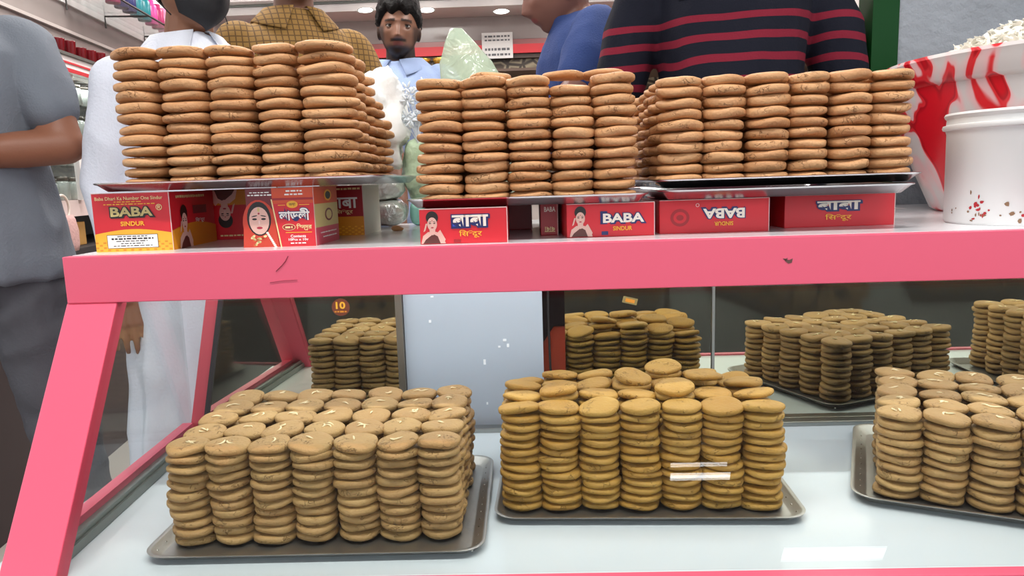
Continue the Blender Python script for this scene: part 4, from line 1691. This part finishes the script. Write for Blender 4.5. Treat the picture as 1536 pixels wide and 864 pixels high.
def folds(me, amp=.006, f=(9, 9, 5), seed=0.0, amp2=.0025):
    me.update()
    n = len(me.vertices)
    co, no = np.empty(n * 3), np.empty(n * 3)
    me.vertices.foreach_get('co', co)
    me.vertices.foreach_get('normal', no)
    co, no = co.reshape(-1, 3), no.reshape(-1, 3)
    d = np.empty(n)
    for i in range(n):
        x, y, z = co[i]
        nn = noise.noise((x * f[0] + seed, y * f[1], z * f[2]))
        n2 = noise.noise((x * f[0] * 3 + seed, y * f[1] * 3, z * f[2] * 2.4))
        d[i] = amp * (1 - abs(nn) * 2.2) * .6 + amp2 * n2
    me.vertices.foreach_set('co', (co + no * d[:, None]).ravel())
    me.update()


def ering(cx, cy, z, rx, ry, ang=0, n=32, ex=2.3):
    out = []
    for k in range(n):
        t = 2 * math.pi * k / n
        c, s_ = math.cos(t), math.sin(t)
        rr = (abs(c) ** ex + abs(s_) ** ex) ** (-1 / ex)
        x, y = rx * rr * c, ry * rr * s_
        out.append((cx + x * math.cos(ang) - y * math.sin(ang), cy + x * math.sin(ang) + y * math.cos(ang), z))
    return out


def head_point(a, e, feat=1.0):
    """surface of a head about its centre (eye height), face towards -Y"""
    x, y, z = math.cos(e) * math.sin(a), -math.cos(e) * math.cos(a), math.sin(e)
    px, py, pz = .074 * x, .097 * y, .118 * z
    if z < 0:
        t = -z
        px *= 1 - .26 * t ** 1.3
        if y < 0:
            py -= .016 * t * (1 - abs(x)) * math.cos(e)
        else:
            py *= 1 - .42 * t
    if y < 0 and feat:
        ax = abs(px)
        G = lambda d, s_: math.exp(-(d / s_) ** 2)
        d = 0
        # nose
        if -.050 < pz < .02:
            t = min(1, max(0, (.012 - pz) / .046))
            h = (.004 + .020 * t) * (1 if pz > -.036 else max(0, (pz + .050) / .014))
            d += h * G(px, .0085 + .006 * t)
            d += .006 * G(ax - .013, .006) * G(pz + .036, .008)
        d -= .0085 * G(ax - .031, .014) * G(pz - .003, .011)
        d += .0045 * G(pz - .022, .008) * G(ax - .025, .03)
        d += .0045 * G(ax - .047, .015) * G(pz + .022, .014)
        d += .0060 * G(px, .021) * G(pz + .060, .011)
        d -= .0045 * G(px, .022) * G(pz + .0605, .0022)
        d -= .0040 * G(px, .02) * G(pz + .077, .006)
        d += .0070 * G(px, .018) * G(pz + .098, .014)
        py -= d * feat
    return Vector((px, py, pz))


def head_mb(mb, M, ears=True):
    na, ne = 72, 56
    vs_, fs = [], []
    for i in range(ne + 1):
        e = -math.pi / 2 + math.pi * i / ne
        for k in range(na):
            a = -math.pi + 2 * math.pi * k / na
            vs_.append(M @ head_point(a, e))
    for i in range(ne):
        for k in range(na):
            l = (k + 1) % na
            fs.append((i * na + k, i * na + l, (i + 1) * na + l, (i + 1) * na + k))
    mb.add(vs_, fs)
    if ears:
        for sx in (-1, 1):
            R_ = Matrix.Rotation(sx * .35, 4, 'Z')
            mb.ball((0, 0, 0), 1, 1, 1, 14, 10)
            k = 14 * 11
            seg = mb.v[-k:]
            del mb.v[-k:]
            for q in seg:
                v = Vector((q[0] * .008, q[1] * .019, q[2] * .031))
                v = R_ @ v + Vector((sx * .074, .012, -.012))
                mb.v.append(tuple(M @ v))


def hair_mb(mb, M, w, thick=.016, seed=0.0, rough=.006):
    """closed cap that leaves the head where w(a, e) > 0 and sinks below the skin elsewhere"""
    na, ne = 96, 60
    vs_, fs = [], []
    for i in range(ne + 1):
        e = -math.pi / 2 + math.pi * i / ne
        for k in range(na):
            a = -math.pi + 2 * math.pi * k / na
            p = head_point(a, e, 0)
            ww = w(a, e)
            n_ = p.normalized()
            nn = noise.noise(Vector((a * 7 + seed, e * 9, seed))) + .5 * noise.noise(Vector((a * 22 + seed, e * 14, 3)))
            vs_.append(M @ (p + n_ * (-.008 + ww * (thick * (.4 + .8 * sstep(-.1, 1.0, e)) + .008 + rough * nn))))
    for i in range(ne):
        for k in range(na):
            l = (k + 1) % na
            fs.append((i * na + k, i * na + l, (i + 1) * na + l, (i + 1) * na + k))
    mb.add(vs_, fs)


def sstep(a, b, x):
    t = min(1, max(0, (x - a) / (b - a)))
    return t * t * (3 - 2 * t)


def hairline(front=.62, side=-.10, back=-.55):
    def w(a, e):
        aa = abs(a) / math.pi
        lim = front + .07 * math.sin(a * 8 + 1.2) if aa < .22 else (front + (side - front) * sstep(.22, .42, aa) if aa < .5 else side + (back - side) * sstep(.5, .75, aa))
        return sstep(lim - .06, lim + .10, e)
    return w


def hand(mb, wrist, d, nrm, side, s=1.0, curl=.35):
    """palm, four unequal fingers and a thumb from the side of the palm; side +1 puts the thumb on d x nrm"""
    wrist, d, nrm = Vector(wrist), Vector(d).normalized(), Vector(nrm).normalized()
    lat = d.cross(nrm).normalized() * side
    mb.capsule(wrist - d * .01, wrist + d * .02 * s, .024 * s, .026 * s)
    for k in (-1.5, -.5, .5, 1.5):
        mb.capsule(wrist + d * .015 * s + lat * k * .011 * s, wrist + d * .085 * s + lat * k * .017 * s, .014 * s, .0115 * s, 10)
    for k, L_ in ((-1.5, .062), (-.5, .076), (.5, .082), (1.5, .072)):
        p = wrist + d * .088 * s + lat * k * .0212 * s
        q = d
        for j, fr in enumerate((.45, .32, .23)):
            q = (q * math.cos(curl * (.6 + .4 * j)) + nrm * math.sin(curl * (.6 + .4 * j))).normalized()
            p2 = p + q * L_ * s * fr
            mb.capsule(p, p2, (.0086 - .0009 * j) * s, (.0080 - .0010 * j) * s, 9)
            p = p2
    # lat*+ side = index side = thumb side
    p = wrist + d * .025 * s + lat * .024 * s
    q = (d * .75 + lat * .65 + nrm * .25).normalized()
    for j, L_ in enumerate((.040, .030, .024)):
        p2 = p + q * L_ * s
        mb.capsule(p, p2, (.0125 - .0016 * j) * s, (.0112 - .0018 * j) * s, 9)
        p = p2
        q = (q + d * .35).normalized()


TORSO = [(.86, .150, .105, 0), (.93, .160, .112, 0), (1.05, .146, .104, -.004), (1.16, .150, .106, -.006), (1.28, .168, .116, -.006), (1.36, .176, .108, 0), (1.41, .160, .088, .006),
         (1.445, .105, .072, .012), (1.47, .062, .060, .014)]


def person(label, loc, heading, s, tops, skin, pose, torso_lean=0.0, head=(0, 0, 0), head_off=(0, 0, 0), voxel=.007, legs=True, trousers='3A3B44', shoe='22201F',
           belly=0.0, sleeve='short', shirt_hem=.84, hair=None, hair_col='15100E', face=None, shirt_mat=None, fold=.006, shirt_name='shirt', bottoms=None, ease=.016,
           shirt_mod=None, vox_shirt=.008, seed=1.0, drop=0.0, stance=.0, slim=1.0, slv=.62, slr=.066):
    """a clothed standing figure; joints given in its own frame, facing -Y, metres at height 1.70"""
    t = thing('person', label, 'person', loc, heading)
    t.scale = (s, s, s)

    def Tl(p):
        p = Vector(p)
        if drop and 1.2 < p.z < 1.5:
            p.z -= drop * min(1, abs(p.x) / .17) * sstep(1.2, 1.34, p.z)
        if p.z > .95 and torso_lean:
            k = torso_lean
            y, z = p.y, p.z - .95
            p = Vector((p.x, y * math.cos(k) - z * math.sin(k), .95 + y * math.sin(k) + z * math.cos(k)))
        return p
    # skin: torso core, neck, head, arms, hands in one surface
    b = MB()
    rings = [[Tl(q) for q in ering(0, yo, z, rx * .93 * slim, ry * .93 + belly * math.exp(-((z - 1.05) / .16) ** 2))] for z, rx, ry, yo in TORSO]
    b.loft(rings)
    nb, nt_ = Tl((0, .014, 1.42)), Tl((0, .0, 1.52)) + Vector(head_off) * .8
    b.capsule(nb, nt_, .060, .054)
    hc = Tl((0, -.012, 1.585)) + Vector(head_off)
    MH = Matrix.Translation(hc) @ Euler(head, 'ZXY' if False else 'XYZ').to_matrix().to_4x4()
    head_mb(b, MH)
    sh = {-1: Tl((-.178, .008, 1.385)), 1: Tl((.178, .008, 1.385))}
    for sx in (-1, 1):
        S_ = sh[sx]
        if sx in pose:
            E_, W_, hd, nrm, th = pose[sx]
            E_, W_ = Vector(E_), Vector(W_)
            b.capsule(S_ if sleeve == 'short' else S_ + Vector((-sx * .03, 0, 0)), E_, .050 if sleeve == 'short' else .036, .041 if sleeve == 'short' else .034)
            b.capsule(E_, E_ + (W_ - E_) * .35, .043 if sleeve == 'short' else .033, .042 if sleeve == 'short' else .033)
            b.capsule(E_ + (W_ - E_) * .3, W_, .042 if sleeve == 'short' else .032, .027)
            hand(b, W_, hd, nrm, th)
    me = fuse(b, voxel, 3, 'body')
    MI = MH.inverted()
    base = lin(skin)[:3]
    face = face or {}
    hairc = lin(hair_col)[:3]

    def col(co):
        q = MI @ co
        c = base
        if q.z > -.14 and q.y < .03 and abs(q.x) < .1 and q.length < .17:
            ax = abs(q.x)
            k = 0
            if q.y < -.03:
                if face.get('brows', 1) and .017 < q.z + .12 * (ax - .03) * (1 if ax > .03 else 0) < .0265 and .011 < ax < .050:
                    k = .85
                lipz = -.0605
                if abs(q.z - lipz) < .0075 and ax < .022 - 1.2 * abs(q.z - lipz):
                    lc = lin(face.get('lips', '7A4238'))[:3]
                    c = lc
            bd = face.get('beard', 0)
            if bd:
                m1 = sstep(-.040, -.047, q.z) * (1 - sstep(-.0525, -.0545, q.z)) * (1 - sstep(.024, .034, ax))
                jaw = sstep(-.055 + .9 * max(0, ax - .045) * 1.0, -.078 + .9 * max(0, ax - .045), q.z) * sstep(-.135, -.11, q.z)
                sideb = sstep(.046, .060, ax) * (1 - sstep(-.005, .01, q.z)) * sstep(-.12, -.10, q.z)
                gap = 1 - (1 - sstep(.018, .026, ax)) * sstep(-.068, -.064, q.z) * (1 - sstep(-.054, -.05, q.z))
                k = max(k, bd * max(m1, jaw * gap, sideb * .85))
            elif face.get('stubble'):
                st_ = sstep(-.035, -.06, q.z) * sstep(-.14, -.11, q.z)
                k = max(k, face['stubble'] * st_)
            c = tuple(a_ * (1 - k) + h_ * k for a_, h_ in zip(c, hairc))
        return c
    paint(me, col)
    part_from(me, 'body', _mats.get('skin_vcol') or vcol_mat('skin_vcol', .45, .12, 260), t)
    # eyes
    if face.get('eyes', 1):
        for sx in (-1, 1):
            q = MB()
            ce = Vector((sx * .031, -.0795, .0015))
            q.ball((0, 0, 0), .0135, .0068, .0064, 24, 14)
            em = q.mesh('eye', True)
            lk = face.get('look', 0.0)
            paint(em, lambda co: (.006, .004, .003) if (co.x - lk) ** 2 + (co.z - .001) ** 2 < .0056 ** 2 else (.42, .37, .34))
            o = part_from(em, 'eye', _mats.get('eye_vcol') or vcol_mat('eye_vcol', .2), t)
            o.matrix_local = MH @ Matrix.Translation(ce)
            for up_ in (1, -1):
                lid = MB()
                pts_ = []
                for k in range(9):
                    xx = -.0145 + .029 * k / 8
                    zz_ = up_ * .0066 * math.sqrt(max(0, 1 - (xx / .0146) ** 2))
                    pts_.append(MH @ (ce + Vector((xx, -.0066 + .006 * (xx / .0146) ** 2, zz_))))
                lid.tube(pts_, .0022 if up_ > 0 else .0013, 6)
                lm = lid.mesh('eyelid', True)
                lc = tuple(v * (.35 if up_ > 0 else .7) for v in base)
                paint(lm, lambda co: lc)
                part_from(lm, 'eyelid', _mats['skin_vcol'], t)
    if hair:
        q = MB()
        hair_mb(q, MH, **hair)
        q.build('hair', mat('hair_' + hair_col, hair_col, .65, spec=.2, var=.3, scale=40, bump=.6, bscale=90), t, smooth=True)
    # upper garment
    b = MB()
    sect = [z for z in TORSO if z[0] >= .93]
    zs = [(shirt_hem, .168, .120, 0), ((shirt_hem + .93) / 2, .170, .120, 0)] + list(sect[:-1]) + [(1.462, .082, .070, .014)]
    rings = []
    for z, rx, ry, yo in zs:
        loose = ease + .010 * sstep(1.3, 1.0, z)
        if z > 1.40:
            loose = .012
        rings.append([Tl(q) for q in ering(0, yo, z, rx * slim + loose, ry + loose + belly * math.exp(-((z - 1.05) / .16) ** 2))])
    b.loft(rings)
    for sx in (-1, 1):
        if sx not in pose:
            continue
        E_, W_ = Vector(pose[sx][0]), Vector(pose[sx][1])
        S_ = sh[sx]
        if sleeve == 'short':
            b.capsule(S_ + Vector((-sx * .02, 0, .004)), S_ + (E_ - S_) * .45, slr, slr)
            n_ = (E_ - S_).normalized()
            b.capsule(S_ + (E_ - S_) * .45, S_ + (E_ - S_) * slv, slr, slr - .004)
        else:
            b.capsule(S_ + Vector((-sx * .006, 0, -.002)), E_, slr, .054)
            b.capsule(E_, E_ + (W_ - E_) * .93, .052, .040)
    me = fuse(b, vox_shirt, 5, shirt_name)
    if shirt_mod:
        shirt_mod(me)
    folds(me, fold, seed=seed)
    so = part_from(me, shirt_name, shirt_mat, t)
    # trousers and shoes
    if legs and bottoms is None:
        b = MB()
        for sx in (-1, 1):
            b.capsule((sx * (.085 + stance * .3), 0, .88), (sx * (.10 + stance), -.01, .50), .098, .078)
            b.capsule((sx * (.10 + stance), -.01, .50), (sx * (.105 + stance * 1.3), .01, .09), .078, .062)
        b.loft([ering(0, 0, z, rx, ry) for z, rx, ry in ((.80, .165, .118), (.88, .172, .122), (.95, .160, .115))])
        me = fuse(b, .010, 4, 'trousers')
        folds(me, .014, (8, 8, 10), seed + 3, .005)
        part_from(me, 'trousers', mat('trousers_' + trousers, trousers, .8, var=.12, scale=25, bump=.25, bscale=140), t)
        for sx in (-1, 1):
            b = MB()
            b.ball((sx * (.105 + stance * 1.3), -.06, .045), .046, .135, .045, 18, 10)
            me = fuse(b, .010, 1, 'shoe')
            part_from(me, 'shoe', mat('shoe_' + shoe, shoe, .5), t)
    return t, MH, Tl, so


def collar(t, Tl, material, open_=.045, s=1.0, z=1.452):
    """turned-down shirt collar: two leaves meeting at the throat"""
    for sx in (-1, 1):
        b = MB()
        r1, r2, r3 = [], [], []
        for k in range(10):
            a = math.pi / 2 - (math.pi * .93) * k / 9
            x, y = sx * math.cos(a), math.sin(a)
            dz = -.020 * (k / 9) ** 2
            r1.append(Tl((x * .068, y * .068 + .010, z + .034 + dz)))
            r2.append(Tl((x * .086, y * .084 + .010, z + .034 + dz)))
            dp = .040 + .030 * max(0, (k - 5) / 4)
            r3.append(Tl((x * .124 + sx * .008 * max(0, k - 6), y * .112 + .004, z + .042 - dp + dz)))
        n = 10
        vs_ = r1 + r2 + r3 + [p + Vector((0, 0, -.004)) for p in r3]
        fs = []
        for j in range(3):
            for k in range(n - 1):
                fs.append((j * n + k, j * n + k + 1, (j + 1) * n + k + 1, (j + 1) * n + k))
        b.add(vs_, fs)
        o = b.build('collar_leaf', material, t, smooth=True)
        sd = o.modifiers.new('th', 'SOLIDIFY')
        sd.thickness = .003


def cloth(name, color, bump=.25, bs_=220, rough=.85, var=.06):
    return mat(name, color, rough, var=var, scale=10, bump=bump, bscale=bs_, spec=.2)


# man in a grey tee at the far left, arms folded
person('man in grey t-shirt and grey jeans with folded arms at the left edge', (-1.325, 1.70, 0), R(8), .985, None, '8A5A44',
       {1: ((.262, -.055, 1.155), (.02, -.20, 1.13), (-1, .05, .05), (0, .3, -1), 1), -1: ((-.262, -.03, 1.15), (-.02, -.215, 1.165), (1, .02, .05), (0, .3, -1), 1)},
       shirt_mat=cloth('grey_tee', '757B84'), trousers='4C4C52', shirt_hem=.85, belly=.02, hair=dict(w=hairline(), thick=.015), face=dict(stubble=.4), voxel=.009, ease=.03, fold=.018, stance=.06)
# man in white with a black mask
M_kurta = cloth('white_kurta', 'DDE1EC', .2, 160)
t2, MH2, Tl2, so2 = person('man in white clothes wearing a black face mask behind the left end', (-.800, 1.790, 0), R(46), .955, None, '94654C',
       {-1: ((-.208, .05, 1.10), (-.220, -.02, .85), (.0, -.15, -1), (.3, .91, 0), 1), 1: ((.27, .02, 1.12), (.28, -.05, .87), (0, -.15, -1), (-1, -.1, 0), 1)},
       shirt_mat=M_kurta, sleeve='long', shirt_hem=.62, hair=dict(w=hairline(), thick=.014), face=dict(stubble=.15), voxel=.0036, head=(R(6), 0, R(8)), head_off=(0, -.02, -.01), bottoms='dhoti', ease=.018,
       fold=.012, drop=.055, slr=.062)
collar(t2, Tl2, M_kurta)
b = MB()
rings = []
for k in range(14):
    q = k / 13
    z = .92 - .72 * q
    wob = [ering(0, 0, z, .185 + .05 * q, .135 + .05 * q)]
    ring = []
    for j, p in enumerate(wob[0]):
        a = 2 * math.pi * j / 32
        f_ = 1 + (.06 * math.sin(7 * a + 2.2 * q) + .04 * math.sin(11 * a + 1)) * (.25 + q)
        ring.append((p[0] * f_, p[1] * f_, z))
    rings.append(ring)
b.loft(rings)
me = fuse(b, .009, 2, 'dhoti')
folds(me, .014, (7, 7, 5), 2.0, .004)
part_from(me, 'dhoti', M_kurta, t2)
b = MB()
for sx in (-1, 1):
    b.capsule((sx * .085, 0, .6), (sx * .09, .01, .07), .055, .036)
    b.ball((sx * .09, -.05, .035), .042, .12, .035, 14, 8)
me = fuse(b, .010, 2, 'leg')
paint(me, lambda co: lin('94654C')[:3])
part_from(me, 'leg', _mats['skin_vcol'], t2)
# mask: a beaked shell over nose and chin with ear loops
b = MB()
rows, colsn = 13, 25
vs_ = []
for i in range(rows):
    for k in range(colsn):
        a = R(-66 + 132 * k / (colsn - 1))
        edge = abs(k - 12) / 12
        e_top, e_bot = -.06 - .22 * edge, -1.12 + .45 * edge
        e = e_bot + (e_top - e_bot) * i / (rows - 1)
        p = head_point(a, e, .6)
        puff = .010 + .020 * math.cos(edge * math.pi / 2) ** 1.2 * math.sin(math.pi * (i + .6) / (rows + .2))
        n_ = Vector((p.x, p.y, p.z * .3)).normalized()
        vs_.append(MH2 @ (p + n_ * puff))
fs = [(i * colsn + k, i * colsn + k + 1, (i + 1) * colsn + k + 1, (i + 1) * colsn + k) for i in range(rows - 1) for k in range(colsn - 1)]
b.add(vs_, fs)
M_mask = mat('mask_black', '17171B', .7, bump=.15, bscale=300)
mo = b.build('face_mask', M_mask, t2, smooth=True)
sd = mo.modifiers.new('th', 'SOLIDIFY')
sd.thickness = .002
b = MB()
for sx in (-1, 1):
    for z0, z1 in ((-.030, .012), (-.085, -.040)):
        pts = [MH2 @ Vector((sx * .073, -.040, z0)), MH2 @ Vector((sx * .082, -.014, (z0 + z1) / 2)), MH2 @ Vector((sx * .086, .022, z1))]
        b.tube(pts, .0016, 6)
b.build('ear_loop', M_mask, mo, smooth=True)
# mustard checked shirt behind him
m = bpy.data.materials.new('mustard_check')
m.use_nodes = True
nt = m.node_tree
bs = nt.nodes['Principled BSDF']
bs.inputs['Roughness'].default_value = .85
tc = nt.nodes.new('ShaderNodeTexCoord')
sx_ = nt.nodes.new('ShaderNodeSeparateXYZ')
nt.links.new(tc.outputs['Object'], sx_.inputs[0])
facs = []
for ax, sc_ in (('X', 62.0), ('Z', 62.0)):
    mu = nt.nodes.new('ShaderNodeMath')
    mu.operation = 'MULTIPLY'
    mu.inputs[1].default_value = sc_
    nt.links.new(sx_.outputs[ax], mu.inputs[0])
    fr = nt.nodes.new('ShaderNodeMath')
    fr.operation = 'FRACT'
    nt.links.new(mu.outputs[0], fr.inputs[0])
    lt = nt.nodes.new('ShaderNodeMath')
    lt.operation = 'LESS_THAN'
    lt.inputs[1].default_value = .20
    nt.links.new(fr.outputs[0], lt.inputs[0])
    facs.append(lt)
mxm = nt.nodes.new('ShaderNodeMath')
mxm.operation = 'MAXIMUM'
nt.links.new(facs[0].outputs[0], mxm.inputs[0])
nt.links.new(facs[1].outputs[0], mxm.inputs[1])
mx = nt.nodes.new('ShaderNodeMix')
mx.data_type = 'RGBA'
mx.inputs['A'].default_value = lin('8E6B34')
mx.inputs['B'].default_value = lin('5E431E')
nt.links.new(mxm.outputs[0], mx.inputs['Factor'])
nt.links.new(mx.outputs['Result'], bs.inputs['Base Color'])
t3, MH3, Tl3, so3 = person('man in mustard checked shirt behind the masked man', (-.712, 2.34, 0), R(30), 1.07, None, '7A5340',
       {-1: ((-.25, -.02, 1.11), (-.23, -.16, .90), (.1, -.3, -1), (1, 0, 0), -1), 1: ((.25, -.02, 1.11), (.23, -.16, .90), (-.1, -.3, -1), (-1, 0, 0), 1)},
       shirt_mat=m, hair=dict(w=hairline(), thick=.015), face=dict(stubble=.3), voxel=.009, slim=.88, drop=.03)
collar(t3, Tl3, m)
# bearded man in a pale blue shirt, looking at the camera
M_blue = cloth('pale_blue_shirt', '97A9CC', .2, 200)
t4, MH4, Tl4, so4 = person('bearded dark haired man in a pale blue collared shirt facing the camera', (-.500, 2.96, 0), R(-6), 1.022, None, '7A5340',
       {-1: ((-.25, .0, 1.11), (-.23, -.12, .90), (.1, -.3, -1), (1, 0, 0), -1), 1: ((.25, .0, 1.11), (.23, -.12, .90), (-.1, -.3, -1), (-1, 0, 0), 1)},
       shirt_mat=M_blue, hair=dict(w=hairline(.42, .02, -.50), thick=.026, rough=.008, seed=3.3), face=dict(beard=.93, lips='7A4640', look=.001), voxel=.0036,
       head=(R(4), R(3), R(14)), head_off=(.008, -.004, 0), hair_col='0E0A09', vox_shirt=.006)
collar(t4, Tl4, M_blue)
b = MB()
for k in range(4):
    b.ball(Tl4((0, -.145, 1.33 - .08 * k)), .006, .003, .006, 10, 6)
b.build('buttons', mat('button_pale', 'D8DCE4', .4), t4, smooth=True)['kind'] = 'stuff'
# man in a blue tee, in profile, looking down to the left
person('man in a blue t-shirt in profile looking down behind the middle pile', (.240, 2.20, 0), R(-82), 1.02, None, '80564A',
       {-1: ((-.235, -.10, 1.15), (-.15, -.30, 1.02), (.3, -1, -.2), (0, 0, -1), -1), 1: ((.255, -.165, 1.20), (.20, -.33, 1.02), (-.2, -1, -.2), (0, 0, -1), 1)},
       shirt_mat=cloth('blue_tee', '35477A'), torso_lean=R(11), head=(R(16), 0, R(-2)), head_off=(0, -.012, -.045), hair=dict(w=hairline(.75, .05, -.45), thick=.008),
       face=dict(stubble=.18, lips='8A4A48'), voxel=.0045, ease=.02, seed=4.0, fold=.012)
# broad man in the striped polo
m = bpy.data.materials.new('striped_polo')
m.use_nodes = True
nt = m.node_tree
bs = nt.nodes['Principled BSDF']
bs.inputs['Roughness'].default_value = .85
bs.inputs['Specular IOR Level'].default_value = .2
tc = nt.nodes.new('ShaderNodeTexCoord')
nz = nt.nodes.new('ShaderNodeTexNoise')
nz.inputs['Scale'].default_value = 3.5
nt.links.new(tc.outputs['Object'], nz.inputs['Vector'])
sx_ = nt.nodes.new('ShaderNodeSeparateXYZ')
nt.links.new(tc.outputs['Object'], sx_.inputs[0])


def mth(op, a, b_=None):
    n_ = nt.nodes.new('ShaderNodeMath')
    n_.operation = op
    for k, q in enumerate((a, b_)):
        if q is None:
            continue
        if isinstance(q, (int, float)):
            n_.inputs[k].default_value = q
        else:
            nt.links.new(q, n_.inputs[k])
    return n_.outputs[0]


zz = mth('ADD', sx_.outputs['Z'], mth('MULTIPLY', mth('SUBTRACT', nz.outputs['Fac'], .5), .05))
ph = mth('FRACT', mth('MULTIPLY', mth('SUBTRACT', zz, 1.126), 1 / .0395))
stripe = mth('MULTIPLY', mth('LESS_THAN', ph, .36), mth('MULTIPLY', mth('GREATER_THAN', zz, 1.126), mth('LESS_THAN', zz, 1.126 + 4 * .0395)))
mx = nt.nodes.new('ShaderNodeMix')
mx.data_type = 'RGBA'
mx.inputs['A'].default_value = lin('141622')
mx.inputs['B'].default_value = lin('781D2F')
nt.links.new(stripe, mx.inputs['Factor'])
nt.links.new(mx.outputs['Result'], bs.inputs['Base Color'])
n2 = nt.nodes.new('ShaderNodeTexNoise')
n2.inputs['Scale'].default_value = 260
nt.links.new(tc.outputs['Object'], n2.inputs['Vector'])
bp = nt.nodes.new('ShaderNodeBump')
bp.inputs['Strength'].default_value = .2
bp.inputs['Distance'].default_value = .004
nt.links.new(n2.outputs['Fac'], bp.inputs['Height'])
nt.links.new(bp.outputs['Normal'], bs.inputs['Normal'])
t6, MH6, Tl6, so6 = person('broad man in a navy polo shirt with dark red stripes at the right', (.449, 1.700, 0), R(-4), 1.075, None, '8A5F4A',
       {-1: ((-.232, .0, 1.12), (-.22, -.12, .93), (.1, -.3, -1), (1, 0, 0), -1), 1: ((.232, .0, 1.12), (.22, -.12, .93), (-.1, -.3, -1), (-1, 0, 0), 1)},
       shirt_mat=m, hair=dict(w=hairline(), thick=.012), face=dict(stubble=.3), voxel=.009, ease=.008, belly=.03, fold=.008, seed=7.0, slv=.86, slr=.061, drop=.05, slim=.86)
collar(t6, Tl6, m)
from mathutils.bvhtree import BVHTree


def on_front(obj, pts, lift=.0005):
    """points laid on the front of a garment"""
    me = obj.data
    tr_ = BVHTree.FromPolygons([v.co.copy() for v in me.vertices], [tuple(p.vertices) for p in me.polygons])
    out = []
    for x, z in pts:
        h_ = tr_.ray_cast(Vector((x, -1, z)), Vector((0, 1, 0)))
        out.append((h_[0] if h_[0] is not None else Vector((x, -.15, z))) - Vector((0, lift, 0)))
    return out


M_navy = cloth('navy_plain', '14161F')
for xx in (-.115, -.085):
    b = MB()
    b.tube(on_front(so6, [(xx, 1.40 - .012 * k) for k in range(10)]), .0016, 6)
    b.build('placket_seam', M_navy, t6, smooth=True)
b = MB()
b.tube(on_front(so6, [(-.115 + .005 * k, 1.292) for k in range(7)]), .0016, 6)
b.build('placket_seam', M_navy, t6, smooth=True)
